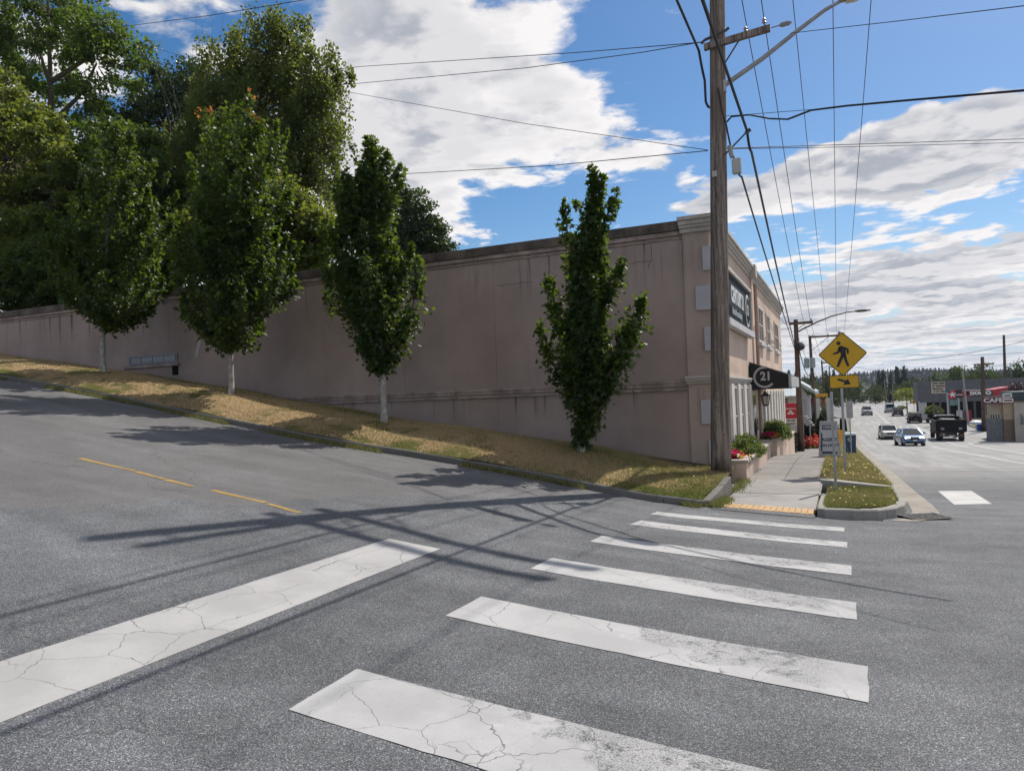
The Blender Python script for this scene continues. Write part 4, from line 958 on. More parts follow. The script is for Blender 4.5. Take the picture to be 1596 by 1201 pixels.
STEEL = mat('galvanised_steel', (.36, .37, .38), .45, .12, 6, metal=.55); DSTL = mat('dark_steel', (.10, .10, .105), .5, .15, 6, metal=.5)
CABLE = mat('black_cable', (.018, .018, .02), .6, .1); PORC = mat('insulator', (.30, .27, .24), .3, .1); BOXG = mat('box_beige', (.46, .45, .38), .5, .06)
LENS = glassmat('lamp_lens', (.6, .58, .5), .25)
PB = Vector((-2.42, 16.0, -.36)); PT = Vector((-1.89, 16.0, 15.3))
def on_pole(z): u = (z-PB.z)/(PT.z-PB.z); return PB.lerp(PT, u)
pl = thing('utility_pole', 'tall cracked wooden utility pole with a street lamp arm at the corner before the building', 'utility pole', PB)
L_ = lambda v: Vector(v)-PB
q = MB(); n = 14
q.tube([L_(PB.lerp(PT, i/n))-Vector((0, 0, .3 if i == 0 else 0)) for i in range(n+1)], [.222, .212]+[.208-.075*(i/n) for i in range(2, n+1)], 20)
q.obj('pole', POLE, pl, smooth=True)
def arm(q, a, b, w=.055, h=.065):
    a, b = Vector(a), Vector(b); d = (b-a).normalized(); s = Vector((0, 0, 1)).cross(d).normalized()*w; u = Vector((0, 0, h))
    return q.loft([[tuple(a+s+u), tuple(a-s+u), tuple(a-s-u), tuple(a+s-u)], [tuple(b+s+u), tuple(b-s+u), tuple(b-s-u), tuple(b+s-u)]])
p9 = on_pole(8.95)
MB().tube([L_(on_pole(12.0)+Vector((.1, 0, 0))), L_(on_pole(15.0)+Vector((.50, 0, .1)))], .09, 8).obj('shadow_strut', POLE, pl)  # unseen strut and bracket, added to cast the second pole shadow
MB().tube([L_(on_pole(14.6)), L_(on_pole(14.6)+Vector((.42, 0, 0)))], .03, 6).obj('shadow_strut_bracket', DSTL, pl)
arm(MB(), L_((p9.x-.25, 15.80, 8.93)), L_((-1.02, 15.80, 9.02))).obj('crossarm', POLE, pl, .006)
MB().tube([L_((p9.x+.15, 15.74, 8.45)), L_((-1.62, 15.74, 8.9))], .018, 5).obj('brace', DSTL, pl)
for z, x1 in [(11.55, 1.35), (12.4, 1.35)]:
    a = on_pole(z); arm(MB(), L_((a.x-.5, 15.8, z)), L_((x1, 15.8, z)), .055, .07).obj('crossarm', POLE, pl, .006)
    MB().tube([L_((a.x+.1, 15.74, z-.7)), L_((a.x+1.1, 15.74, z-.03))], .02, 5).obj('brace', DSTL, pl)
def insul(p, up=1, sc=1.0, par=pl):
    o = MB().lathe([(.012*sc, -.06), (.014*sc, 0), (.05*sc, .02), (.028*sc, .05), (.045*sc, .08), (.02*sc, .12)], 8).obj('insulator', PORC, par, smooth=True); o.location = Vector(p)-Vector(par.location); return o
insul((-1.50, 15.8, 9.05)); insul((-1.13, 15.8, 9.14))
for x in (-.55, .35, 1.25): insul((x, 15.8, 11.62)); insul((x, 15.8, 12.47))
MB().tube([L_((-1.0, 15.8, 9.02)), L_((-.85, 15.8, 9.03)), L_((-.80, 15.8, 9.03)), L_((-.66, 15.8, 9.035)), L_((-.6, 15.8, 9.04))], [.012, .012, .05, .05, .012], 8).obj('insulator', PORC, pl)
MB().tube([L_((p9.x-.3, 15.74, 9.0)), L_((p9.x-.22, 15.74, 9.06)), L_((p9.x+.22, 15.74, 9.16)), L_((p9.x+.28, 15.74, 9.2))], .03, 6).obj('clamp', DSTL, pl)
# street lamp: arm and cobra head, fixed to the pole
la = [on_pole(8.05)+Vector((.1, 0, .05)), Vector((-1.2, 16.0, 8.52)), Vector((-.55, 15.98, 8.90)), Vector((.02, 15.95, 9.20)), Vector((.30, 15.93, 9.29))]
MB().tube([L_(v) for v in la], [.055, .05, .045, .04, .036], 10).obj('lamp_arm', STEEL, pl, smooth=True)
hd = MB(); rings = []
for u, w, h in [(0, .05, .05), (.10, .10, .075), (.34, .145, .10), (.55, .15, .09), (.66, .10, .05), (.69, .04, .02)]:
    c = L_((.28+u*.97, 15.93, 9.29+u*.22)); rings.append([tuple(c+Vector((-.2*h*math.sin(a), w*math.cos(a), h*(.55 if math.sin(a) < 0 else 1)*math.sin(a)))) for a in np.linspace(0, 2*math.pi, 12, endpoint=False)])
hd.loft(rings); lh = hd.obj('lamp_head', mat('lamp_housing', (.33, .31, .26), .5, .06), pl, smooth=True)
rings = [[tuple(L_((.40+u*.5, 15.93, 9.275+u*.11))+Vector((0, w*math.cos(a), -d*max(0, math.sin(a))-.035))) for a in np.linspace(0, math.pi, 7)] for u, w, d in [(0, .06, .01), (.3, .11, .05), (.7, .11, .05), (.95, .06, .01)]]
MB().loft(rings).obj('lens', LENS, lh, smooth=True)
MB().tube([L_(on_pole(8.05)+Vector((.13, -.05, -.1))), L_(on_pole(8.05)+Vector((.13, -.05, .15)))], .06, 6).obj('lamp_bracket', STEEL, pl)
# clamped stand-off, junction boxes, conduit
MB().tube([L_(on_pole(6.55)+Vector((.14, -.1, .05))), L_((-1.56, 15.9, 7.02))], .018, 6).tube([L_((-1.60, 15.9, 6.98)), L_((-1.5, 15.9, 7.05))], .04, 6).obj('standoff', DSTL, pl)
MB().box(-.09, .09, -.07, .07, -.16, .16).obj('junction_box', BOXG, pl, .02).location = L_((-1.80, 15.82, 6.30))
MB().tube([L_((-1.93, 15.82, 6.75)), L_((-1.88, 15.82, 6.5))], .05, 7).obj('splice_case', mat('splice_grey', (.3, .3, .29), .5), pl)
MB().box(-.05, .05, -.02, .02, -.06, .06).obj('meter_tag', BOXG, pl).location = L_(on_pole(6.2)+Vector((-.05, -.22, 0)))
for k in range(26):      # old nails and bolts
    z = random.uniform(.3, 8); a = random.uniform(-2.6, -.6); r = .2-.07*(z/13)
    c = L_(on_pole(z)+Vector((math.cos(a)*r, math.sin(a)*r, 0))); d_ = Vector((math.cos(a), math.sin(a), 0))*.02
    if k < 14: MB().tube([c-d_, c+d_], .014, 5).obj('bolt', DSTL, pl)
def wire(label, pts, r, sag=0.0, m=None, n=14, name='overhead_wire', cat='wire', group=None):
    P = [Vector(p) for p in pts]; out = []
    ex = lambda a, b: b+(b-a).normalized()*28     # carry on beyond the frame
    if P[-1].x > 6 and P[-1].y < 60: P.append(ex(P[-2], P[-1]))
    if P[0].x < -9 and P[0].y < 60: P.insert(0, ex(P[1], P[0]))
    for a, b in zip(P[:-1], P[1:]):
        for i in range(n):
            u = i/n; c = a.lerp(b, u); c.z -= sag*4*u*(1-u); out.append(c)
    out.append(P[-1]); o = MB().tube(out, r, 6).obj(name, m or CABLE, None, smooth=True)
    return tag(o, label, cat, group)
def proj(P):
    q = RM.T @ np.array([P[0], P[1], P[2]-EYE]); return PC[0]+FPX*q[0]/-q[2], PC[1]-FPX*q[1]/-q[2]
# second and third poles further down the street
P2 = hit(1249, 703, lambda x, y: SWT(y)); P3 = hit(1273, 692, lambda x, y: SWT(y))
def far_pole(label, base, Ht, r, m, arms, lean=0.0, lamp=None, can=None, name='utility_pole', group='utility poles down the street'):
    t = thing(name, label, 'utility pole', base, group=group)
    MB().tube([(0, 0, -.4), (lean*.5, 0, Ht*.5), (lean, 0, Ht)], [r, r*.85, r*.65], 10).obj('pole', m, t, smooth=True)
    for (z, x0, x1) in arms:
        xx = lean*z/Ht
        arm(MB(), (xx+x0, -.18, z), (xx+x1, -.18, z), .06, .08).obj('crossarm', m, t)
        MB().tube([(xx, -.2, z-abs(x1)*.45), (xx+x1*.55, -.2, z-.05)], .022, 5).obj('brace', DSTL, t)
        for k in np.linspace(max(x0, -.0)+.25 if x1 > 1 else x0, x1-.1, 3 if x1 > 1.5 else 2):
            o = MB().lathe([(.014, -.0), (.06, .03), (.03, .07), (.05, .12), (.02, .17)], 7).obj('insulator', PORC, t); o.location = (xx+k, -.18, z+.08)
    if lamp:
        z, x, dz = lamp; pts = [(lean*z/Ht, 0, z)]+[(lean*z/Ht+x*u, 0, z+dz*math.sin(u*math.pi/2)) for u in (.15, .35, .6, .85, 1.0)]
        MB().tube(pts, [.05, .05, .045, .04, .035, .03], 7).obj('lamp_arm', DSTL, t, smooth=True)
        MB().loft([[(pts[-1][0]+u, w*math.cos(a), pts[-1][2]+h*math.sin(a)) for a in np.linspace(0, 2*math.pi, 8, endpoint=False)] for u, w, h in [(-.1, .05, .04), (.15, .14, .09), (.5, .15, .08), (.8, .05, .03)]]).obj('lamp_head', DSTL, t)
    if can:
        z, sd_ = can; MB().lathe([(.05, 0), (.24, .04), (.24, .85), (.20, .95), (.05, 1.0)], 12).obj('transformer', mat('transformer_grey', (.30, .32, .33), .5, .08), t, smooth=True).location = (lean*z/Ht+sd_*.36, -.05, z)
    return t
def topz(base, px, py): return at(px, py, base.y).z-base.z
h2 = topz(P2, 1239, 498); h3 = topz(P3, 1262, 523)
l2 = at(1240, 498, P2.y).x-P2.x; l3 = at(1262, 523, P3.y).x-P3.x
k2 = px2m(P2.y, 1245, 600); k3 = px2m(P3.y, 1268, 600)
t2 = far_pole('brown wooden pole with a curved lamp arm and a cable bundle behind the red sign', P2, h2, .20, POLR, [(h2-.25, -.4, 25*k2)], l2, (h2-27*k2*.75, 86*k2, 1.05), None)
MB().lathe([(.05, 0), (.3, .1), (.34, .3), (.2, .5), (.06, .6)], 9).obj('cable_coil', CABLE, t2).location = (l2*.72+.15, -.2, h2*.76)
t3 = far_pole('pole with grey transformer cans and a long crossarm behind the pedestrian sign', P3, h3, .19, POLD, [(h3-.15, -.1, 50*k3)], l3, None, (h3*.70, .25))
MB().lathe([(.05, 0), (.24, .04), (.24, .85), (.20, .95), (.05, 1.0)], 12).obj('transformer', MATS['transformer_grey'], t3, smooth=True).location = (l3*.7-.42, .05, h3*.70)
q4 = hit(1280, 668, lambda x, y: SWT(y)); q4 = Vector((-1.9, 104, float(SWT(104))))
far_pole('slim far pole with a short crossarm seen between the nearer poles', q4, topz(q4, 1269, 562), .15, POLD, [(topz(q4, 1269, 566), -.1, 2.0), (topz(q4, 1269, 590), -.1, 1.6)], -.3)
q5 = Vector((-1.9, 150, float(SWT(150))))
far_pole('farthest pole on the left kerb behind the yellow arrow plate', q5, topz(q5, 1283, 570), .15, POLD, [(topz(q5, 1283, 573), -.1, 2.2)], 0)
A2 = Vector((P2.x+l2, P2.y, P2.z+h2)); A3 = Vector((P3.x+l3, P3.y, P3.z+h3))
def solveX(B, z0, px):   # overhead conductor that leaves the frame at (px, 0)
    lo, hi = -5, 6
    for _ in range(40):
        xm = (lo+hi)/2; A = Vector((xm, 16, z0)); best = None
        for i in range(200):
            C = A.lerp(B, i/199); x, y = proj(C)
            if y > 0: best = x; break
        if best is None or best < px: lo = xm
        else: hi = xm
    return xm
CG = 'power lines along the main street'
for k, (px, B, z0) in enumerate([(1157, A2+Vector((11*k2, -.18, -.05)), 11.65), (1187, A2+Vector((21*k2, -.18, -.05)), 11.65), (1236, A3+Vector((25*k3, -.18, .05)), 12.5), (1298, A3+Vector((38*k3, -.18, .05)), 12.5), (1357, A3+Vector((49*k3, -.18, .05)), 12.5)]):
    xa = solveX(B, z0, px); A = Vector((xa, 16, z0)); C = Vector((xa+(xa-B.x)*.3, -32, z0+.8))
    o = wire('thin power line running down the street, %s' % ['first from the wooden pole', 'second from the wooden pole', 'middle one of the five', 'second from the right', 'rightmost of the five'][k], [C, A, B, B+Vector((-.3, 50, -1.2))], .011, .25, group=CG)
# heavy cables on this side
wire('thick black cable tied to the left side of the wooden pole below the crossarm', [(-2.9, -32, 9.6), (-2.42, 15.5, 8.75), (-2.36, 15.72, 8.2), (-2.36, 15.74, 7.75), (-2.28, 15.75, 7.62)], .026, .04)
wire('thick black cable bundle running from the standoff of the wooden pole to the next pole', [(-1.2, -32, 7.5), (-1.57, 15.9, 7.03), (-1.55, 16.4, 6.75), A2+Vector((-.12, 0, -1.6))], .027, .12)
wire('black cable running from the junction box of the wooden pole down to the next pole', [(-2.1, 15.78, 8.0), (-1.97, 15.8, 7.2), (-1.82, 15.82, 6.4), (-1.72, 15.9, 6.1), A2+Vector((-.1, 0, -1.9))], .020, .10)
wire('thick black cable swinging from the wooden pole across the street', [at(1133, 190, 15.9), at(1140, 182, 15.7), at(1168, 179, 15.2), at(1200, 185, 14.8), at(1228, 186, 14.4), at(1264, 172, 14.0), at(1320, 165, 13.4), at(1420, 156, 12.6), at(1620, 139, 11.4)], .018, 0, n=5)
wire('thin support wire running just above the swinging black cable', [at(1131, 181, 15.9), at(1264, 171, 14.05), at(1420, 155.5, 12.62)], .006, 0)
wire('thin line leaving the crossarm insulator for the upper right corner', [at(1232, 52, 15.8), at(1320, 42, 14.5), at(1400, 33, 13.5), at(1640, 4, 11.0)], .007, 0.0)
wire('upper of two thin lines crossing behind the wooden pole towards the right edge', [at(1131, 231, 16.1), at(1300, 226, 20), at(1640, 215, 27)], .010)
wire('lower of two thin lines crossing behind the wooden pole towards the right edge', [at(1131, 232, 16.1), at(1300, 229.5, 20), at(1640, 221, 27)], .008)
wire('power line from the woodland to the crossarm, upper of the close pair', [at(440, 118, 24), at(560, 104, 23), at(900, 82, 19), at(1097, 66, 16)], .010)
wire('power line from the woodland to the crossarm, lower of the close pair', [at(430, 140, 24), at(560, 130, 23), at(820, 106, 20), at(1000, 82, 17.5), at(1097, 65, 16)], .010)
wire('thin grey line descending across the clouds to the wooden pole', [at(120, 40, 26), at(300, 92, 25), at(545, 144, 22), at(820, 193, 19), at(1103, 234, 16)], .008)
wire('single line above the roof reaching the wooden pole from the left', [at(560, 272, 21), at(630, 271, 20.5), at(860, 258, 18), at(1103, 235, 16)], .010)
wire('line rising over the treetops out of the top of the frame', [at(-40, 62, 30), at(190, 42, 25), at(330, 24, 22), at(475, 0, 19), at(700, -60, 15)], .012)
wire('fine service wire from the second pole to the left', [A2+Vector((-.2, 0, -.75)), Vector((XF, 37, 5.1))], .009)
wire('drooping span between the second and third poles', [A2+Vector((.1, 0, -1.7)), A3+Vector((0, 0, -3.4)), q4+Vector((0, 0, 4.5))], .03, .9)
wire('second drooping span between the second and third poles', [A2+Vector((.1, 0, -1.0)), A3+Vector((0, 0, -2.4)), q4+Vector((0, 0, 5.2))], .014, .5)
for k, (a, b, Y) in enumerate([((1340, 548), (1620, 548), 160), ((1335, 572), (1600, 600), 170), ((1390, 640-60), (1640, 556), 150), ((1330, 590), (1640, 612), 140), ((1404, 562), (1640, 520), 130)]):
    wire('far line strung above the street, %s' % ['topmost and level', 'falling to the right', 'rising to the right', 'lowest of the far lines', 'steepest of the far lines'][k], [at(*a, Y), at(*b, Y-25)], .03, .6, group='far lines above the street')

# ------------------------------------------------------------------ signs on the planting strip
YSIG = mat('sign_yellow', (.62, .36, .008), .5, .05, 3); SBLK = mat('sign_black', (.012, .012, .012), .5, .05); BACK = mat('sign_back', (.34, .35, .36), .5, .08, 5, metal=.5)
bS = hit(1318, 737, bank); bS = Vector((.01, 19.45, float(bank(.01, 19.45))))
ps = thing('pedestrian_sign', 'yellow diamond pedestrian crossing sign above a small yellow arrow plate on the grass strip', 'road sign', bS)
def rrect(w, h, r, n=4):
    o = []
    for (cx, cy_, a0) in [(w-r, h-r, 0), (-w+r, h-r, 90), (-w+r, -h+r, 180), (w-r, -h+r, 270)]:
        o += [(cx+r*math.cos(R_(a0+90*i/n)), cy_+r*math.sin(R_(a0+90*i/n))) for i in range(n+1)]
    return o
MB().box(-.03, .03, -.03, .03, -.3, 3.45).obj('post', STEEL, ps, .006)
zc = at(1313, 551.5, 19.4).z-bS.z; sxx = at(1313, 551.5, 19.4).x-bS.x; za = at(1314.5, 594.5, 19.4).z-bS.z; rot45 = lambda P: [((a-b)*.70711, (a+b)*.70711) for a, b in P]
def off(P, x, z): return [(a+x, b+z) for a, b in P]
s_ = .388
MB().prism(off(rot45(rrect(s_, s_, .045)), sxx, zc), -.050, -.046, 'xz').obj('sign_plate', BACK, ps)
dm = MB().prism(off(rot45(rrect(s_-.002, s_-.002, .045)), sxx, zc), -.0525, -.0503, 'xz').obj('border', SBLK, ps)
MB().prism(off(rot45(rrect(s_-.022, s_-.022, .03)), sxx, zc), -.0545, -.0527, 'xz').obj('face', YSIG, ps)
# walking figure, traced into one flat print: head, body, arms, legs
def fig(P, sc=1.0): return [(sxx+(x-1313)*px2m(19.4, 1313, 551)*sc, zc-(y-551.5)*px2m(19.4, 1313, 551)*sc) for x, y in P]
q = MB(); hx, hy = 1308, 534.5
q.prism(fig([(hx+3.1*math.cos(a), hy+3.1*math.sin(a)) for a in np.linspace(0, 2*math.pi, 14, endpoint=False)]), -.0562, -.0548, 'xz')
for poly in [[(1308.5, 539), (1313, 538.5), (1318.2, 542), (1318.0, 552), (1311.2, 553.0), (1309.0, 547)],                   # trunk
             [(1307.6, 541), (1310, 539.5), (1311, 545.5), (1307.5, 550.5), (1299.0, 552.0), (1299.5, 549.8), (1306, 546.8)],     # leading arm
             [(1316, 540.3), (1320.5, 542.5), (1322.3, 545), (1322, 552), (1319.4, 552), (1319, 546)],                            # trailing arm
             [(1311, 552.5), (1317, 552.0), (1312.5, 560.5), (1307.0, 571.3), (1303.6, 571.0), (1307.2, 561)],                    # leading leg
             [(1313.5, 552.5), (1318, 551.8), (1319.4, 561), (1322.4, 570.2), (1319.2, 571.8), (1315.4, 562)]]: q.prism(fig(poly), -.0562, -.0548, 'xz')
q.obj('walking_figure', SBLK, ps)
MB().prism(off(rrect(.33, .158, .03), sxx+.01, za), -.050, -.046, 'xz').obj('arrow_plate', BACK, ps)
MB().prism(off(rrect(.328, .156, .03), sxx+.01, za), -.0525, -.0503, 'xz').obj('border', SBLK, ps); MB().prism(off(rrect(.314, .142, .022), sxx+.01, za), -.0545, -.0527, 'xz').obj('face', YSIG, ps)
def fig2(P): k = px2m(19.4, 1313, 594); return [(sxx+.01+(x-1314.2)*k, za-(y-594.6)*k) for x, y in P]
q = MB(); q.prism(fig2([(1306, 589), (1317.8, 593.3), (1316.6, 596.8), (1304, 591.8)]), -.0562, -.0548, 'xz'); q.prism(fig2([(1319.5, 590.2), (1323.5, 599.3), (1312.2, 599.6)]), -.0562, -.0548, 'xz'); q.obj('arrow', SBLK, ps)
MB().prism(off([(.022*math.cos(a), .022*math.sin(a)) for a in np.linspace(0, 2*math.pi, 9, endpoint=False)], sxx+.24, za+.01), -.0560, -.0548, 'xz').obj('sticker', mat('sticker', (.5, .40, .28), .6), ps)
for z in (zc+.25, zc-.25, za): MB().tube([(sxx, -.058, z), (sxx, .04, z)], .009, 6).obj('bolt', STEEL, ps)
# bare perforated post in front
bP = Vector((-.18, 15.9, float(ISL(0, 15.9)))); pp = thing('sign_post', 'bare perforated galvanised post standing in the front grass island', 'post', bP)
dx = at(1295.5, 611, 15.9).x-bP.x; hz = at(1295.5, 611, 15.9).z-bP.z
MB().loft([[(x+s1*.027, s2*.027, z) for s1, s2 in ((-1, -1), (1, -1), (1, 1), (-1, 1))] for x, z in ((0, -.3), (dx, hz))]).obj('post', STEEL, pp, .004)
q = MB()
for i in range(32):
    z = .1+i*(hz-.15)/32; x = dx*z/hz; q.tube([(x, -.0285, z), (x, -.026, z)], .007, 6)
kind(q.obj('holes', DARK, pp), 'stuff')
# grey sign back on a thin post near the bin
bG = Vector((.30, 36.5, float(bank(.3, 36.5)))); gs = thing('parking_sign', 'grey back of a small road sign on a thin post before the blue bin', 'road sign', bG)
c0 = at(1324, 638, 36.5); MB().tube([(0, 0, -.2), (0, 0, 2.35)], .025, 8).obj('post', STEEL, gs)
kk = px2m(36.5, 1324, 638); MB().prism(off(rrect(4.6*kk, 13.5*kk, .05), c0.x-bG.x, c0.z-bG.z), -.032, -.027, 'xz').obj('sign_plate', BACK, gs)
# A-frame sign and orange banner, blue bin
AGY = mat('sign_frame_grey', (.33, .34, .34), .6, .08, 5); APN = mat('sign_panel_white', (.44, .455, .475), .55, .04); ANV = mat('sign_navy', (.035, .045, .075), .5, .05)
aY = 24.4; a0 = at(1276.5, 713, aY); az0 = a0.z
af = thing('sandwich_board', 'grey sandwich board saying AGENT ON DUTY on the pavement edge', 'sandwich board', (a0.x+.31, aY, az0))
w_, h_ = .315, 1.12
for s in (-1, 1):
    q = MB(); f = lambda u, v: (u*w_*(1-.22*v), s*(.28*(1-v)+.02), v*h_)
    def slabq(q, u0, u1, v0, v1, d=.02):
        A = [f(u0, v0), f(u1, v0), f(u1, v1), f(u0, v1)]; nn = Vector((0, s*.98, .22)); q.loft([[tuple(Vector(p)+nn*d) for p in A], [tuple(Vector(p)-nn*.012) for p in A]]); return q
    slabq(slabq(slabq(slabq(q, -1, -.84, 0, 1), .84, 1, 0, 1), -.839, .839, .9, 1), -.839, .839, .05, .12).obj('frame', AGY, af)
    slabq(MB(), -.838, .838, .121, .899, .012).obj('panel', APN, af)
    if s < 0:
        slabq(MB(), -.72, .72, .77, .89, .016).obj('header', ANV, af); slabq(MB(), -.82, -.66, .2, .68, .016).obj('stripe', ANV, af); slabq(MB(), -.70, .72, .125, .19, .016).obj('footer', ANV, af)
        tilt = Matrix.Rotation(-math.atan(.26/h_), 4, 'X')
        for st, v, sz in [('OFFICE', .83, .105), ('AGENT', .50, .135), ('ON DUTY', .345, .118)]:
            c = Vector(f(0.04, v))+Vector((0, s, .22)).normalized()*.018
            text('lettering', st, sz, APN if st == 'OFFICE' else ANV, af, T(*c) @ tilt @ FACE_CAM, .002, .004, 1.0)
ORB = mat('banner_orange', (.75, .30, .015), .6, .06)
ob = thing('work_banner', 'orange fabric warning diamond with a black figure leaning behind the sandwich board', 'banner', (at(1303, 713, aY+.6).x, aY+.6, az0))
ko = px2m(aY+.6, 1303, 690); fo = lambda P: [((x-1303)*ko, (713-y)*ko) for x, y in P]
MB().prism(fo([(1297, 667), (1316, 674), (1309, 703), (1298, 702)]), -.012, .0, 'xz').obj('fabric', ORB, ob)
q = MB(); q.prism(fo([(1304.5, 676.5), (1307.3, 677.5), (1307, 681.5), (1304, 680.5)]), -.016, -.0125, 'xz'); q.prism(fo([(1301, 683), (1305, 684.5), (1304.5, 686), (1300.8, 684.8)]), -.016, -.0125, 'xz'); q.prism(fo([(1301, 688), (1303, 688.5), (1309, 692.5), (1308, 694), (1301, 690.5)]), -.016, -.0125, 'xz'); q.obj('figure', SBLK, ob)
MB().tube([(-.05, .02, 0), (.12, .02, 1.0)], .012, 5).tube([(.4, .05, 0), (.1, .02, .9)], .012, 5).obj('frame', DSTL, ob)
BLU = mat('bin_blue', (.010, .055, .115), .45, .1, 4); bY = 39.5; bc = at(1325.5, 706, bY)
bn = thing('recycling_bin', 'dark blue wheeled recycling bin with a white symbol standing at the kerb', 'bin', (bc.x, bY, float(bank(bc.x, bY))))
kb = px2m(bY, 1325, 690); W = 9*kb; Hh = 27.5*kb+.05
MB().loft([[(-W*.86, -.28, .06), (W*.86, -.28, .06), (W*.86, .28, .06), (-W*.86, .28, .06)], [(-W, -.36, Hh), (W, -.36, Hh), (W, .36, Hh), (-W, .36, Hh)]]).obj('body', BLU, bn, .02)
MB().loft([[(-W*1.06, -.40, Hh+.002), (W*1.06, -.40, Hh+.002), (W*1.06, .42, Hh+.002), (-W*1.06, .42, Hh+.002)], [(-W*.95, -.32, Hh+.09), (W*.95, -.32, Hh+.09), (W*.95, .36, Hh+.12), (-W*.95, .36, Hh+.12)]]).obj('lid', mat('lid_grey', (.34, .36, .38), .4, .05), bn, .02)
for s in (-1, 1): MB().tube([(s*W*.95, .28, .12), (s*W*.80, .28, .12)], .13, 10).obj('wheel', SBLK, bn)
q = MB()
for k in range(3):
    a = k*2*math.pi/3+.5; q.prism([(.10*math.cos(a+d)*m_, Hh*.78+.10*math.sin(a+d)*m_) for d, m_ in ((-.75, 1), (.45, 1), (.8, 1.25), (.45, .45), (-.75, .55))], -.372, -.362, 'xz')
q.obj('recycling_symbol', LET, bn)
# ------------------------------------------------------------------ left side further down the street
SWf = lambda x, y: SWT(y)
WSD = mat('white_siding', (.50, .50, .49), .8, .06, 1); MRF = mat('metal_roof', (.34, .38, .385), .45, .1, 2, metal=.3); DWN = glassmat('dark_window', (.03, .035, .04))
hY = 66.0; k = px2m(hY, 1240, 620)
hA = at(1212, 690, hY); hs = thing('gabled_house', 'white house with a grey standing seam metal roof behind the red sign', 'house', (hA.x, hY, float(SWT(hY))))
hz0 = hs.location.z; X_ = lambda px: at(px, 620, hY).x-hA.x; Z_ = lambda px, py: at(px, py, hY).z-hz0
ex, eav = X_(1243), Z_(1240, 619); rid = Z_(1232, 596)
MB().box(-8, ex-.15, .6, 9, -.5, eav).obj('wall', WSD, hs)
x1 = X_(1265); MB().box(ex-.15, x1-.5, 4.5, 14, -.5, Z_(1258, 618)).obj('wall', WSD, hs)
q = MB(); q.loft([[(-8.5, -.3, eav), (-8.5, 4.6, rid), (-8.5, 4.6, rid+.12), (-8.5, -.3, eav+.14)], [(ex, -.3, eav), (ex, 4.6, rid), (ex, 4.6, rid+.12), (ex, -.3, eav+.14)]]).obj('roof', MRF, hs)
for i in range(9):
    x = ex-.1-i*.42; MB().loft([[(x-.02, -.28, eav+.15), (x-.02, 4.6, rid+.13), (x-.02, 4.6, rid+.17), (x-.02, -.28, eav+.19)], [(x+.02, -.28, eav+.15), (x+.02, 4.6, rid+.13), (x+.02, 4.6, rid+.17), (x+.02, -.28, eav+.19)]]).obj('roof_seam', MRF, hs)
# cross gable: roof falling to the right
q = MB(); za, zb = Z_(1231, 595)+.1, Z_(1265, 615)
q.loft([[(X_(1231), 3.8, za), (x1+.2, 3.8, zb), (x1+.2, 3.8, zb+.28), (X_(1231), 3.8, za+.28)], [(X_(1231), 15, za), (x1+.2, 15, zb), (x1+.2, 15, zb+.28), (X_(1231), 15, za+.28)]]).obj('roof', MRF, hs)
MB().prism([(ex-.2, Z_(1250, 618)-.3), (x1-.55, Z_(1250, 618)-.3), (x1-.55, zb), (ex-.2, zb+1.2)], 4.3, 4.49, 'xz').obj('gable', WSD, hs)
MB().box(X_(1216), X_(1227), .55, .59, Z_(1220, 629), Z_(1220, 621)).obj('window', DWN, hs)
for i in range(5): MB().box(X_(1252)+i*.42, X_(1252)+i*.42+.3, 4.40, 4.47, .6, Z_(1255, 622)).obj('window', DWN if i % 2 else WSD, hs)
STP = mat('stair_grey', (.30, .30, .31), .8, .1, 3)
st = thing('outside_stair', 'grey timber stair stringer slanting down beside the house', 'stair', (at(1248, 645, 58).x, 58, float(SWT(58))))
f = lambda px, py: (at(px, py, 58).x-st.location.x, at(px, py, 58).z-st.location.z)
MB().prism([f(1248, 640), f(1264, 660), f(1257, 664), f(1248, 652)], 0, .12, 'xz').obj('stringer', STP, st)
for i in range(5):
    a = f(1250+i*2.6, 643+i*3.5); MB().box(a[0]-.1, a[0]+.35, .121, 1.2, a[1]-.3, a[1]-.26).obj('tread', STP, st)
for px, py in ((1251, 642), (1262, 656)): a = f(px, py); MB().box(a[0]-.04, a[0]+.04, .05, .13, -.2, a[1]).obj('post', STP, st)
# red insurance sign on a pedestal
RED = mat('sign_red', (.42, .012, .03), .5, .05); WPN = mat('panel_white', (.62, .60, .58), .6, .04)
rY = 54.0; rc = at(1234.5, 692, rY); rs = thing('insurance_sign', 'red roadside sign with white lettering and three ovals above a white name panel', 'sign', (rc.x, rY, float(SWT(rY))))
k = px2m(rY, 1234, 650); zz = lambda py: at(1234, py, rY).z-rs.location.z; hw_ = 10.6*k
MB().box(-hw_, hw_, 0, .25, zz(652), zz(628)).obj('panel', RED, rs, .02); MB().box(-hw_, hw_, .01, .24, zz(663), zz(652)-.005).obj('name_panel', WPN, rs, .01)
MB().box(-.75, -.55, .05, .2, -.3, zz(663)).box(.35, .75, .05, .2, -.3, zz(663)).obj('post', STP, rs)
text('lettering', 'StateFarm', 3.3*k, LET, rs, T(0, -.006, zz(636.5)) @ FACE_CAM, .003, .004, 1.22)
for (x, z) in [(0, 640.8), (-2.6, 644), (2.6, 644)]:
    MB().prism([(x*k+2.5*k*math.cos(a), zz(z)+1.45*k*math.sin(a)) for a in np.linspace(0, 2*math.pi, 14, endpoint=False)], -.012, -.002-.002*abs(x > 0), 'xz').obj('oval', LET, rs)
text('lettering', 'Bill Cliff', 3.6*k, SBLK, rs, T(.1*k, .004, zz(655.3)) @ FACE_CAM, .003, .006); text('lettering', '360-629-4411', 2.6*k, SBLK, rs, T(0, .004, zz(660)) @ FACE_CAM, .003, .006, 1.05)
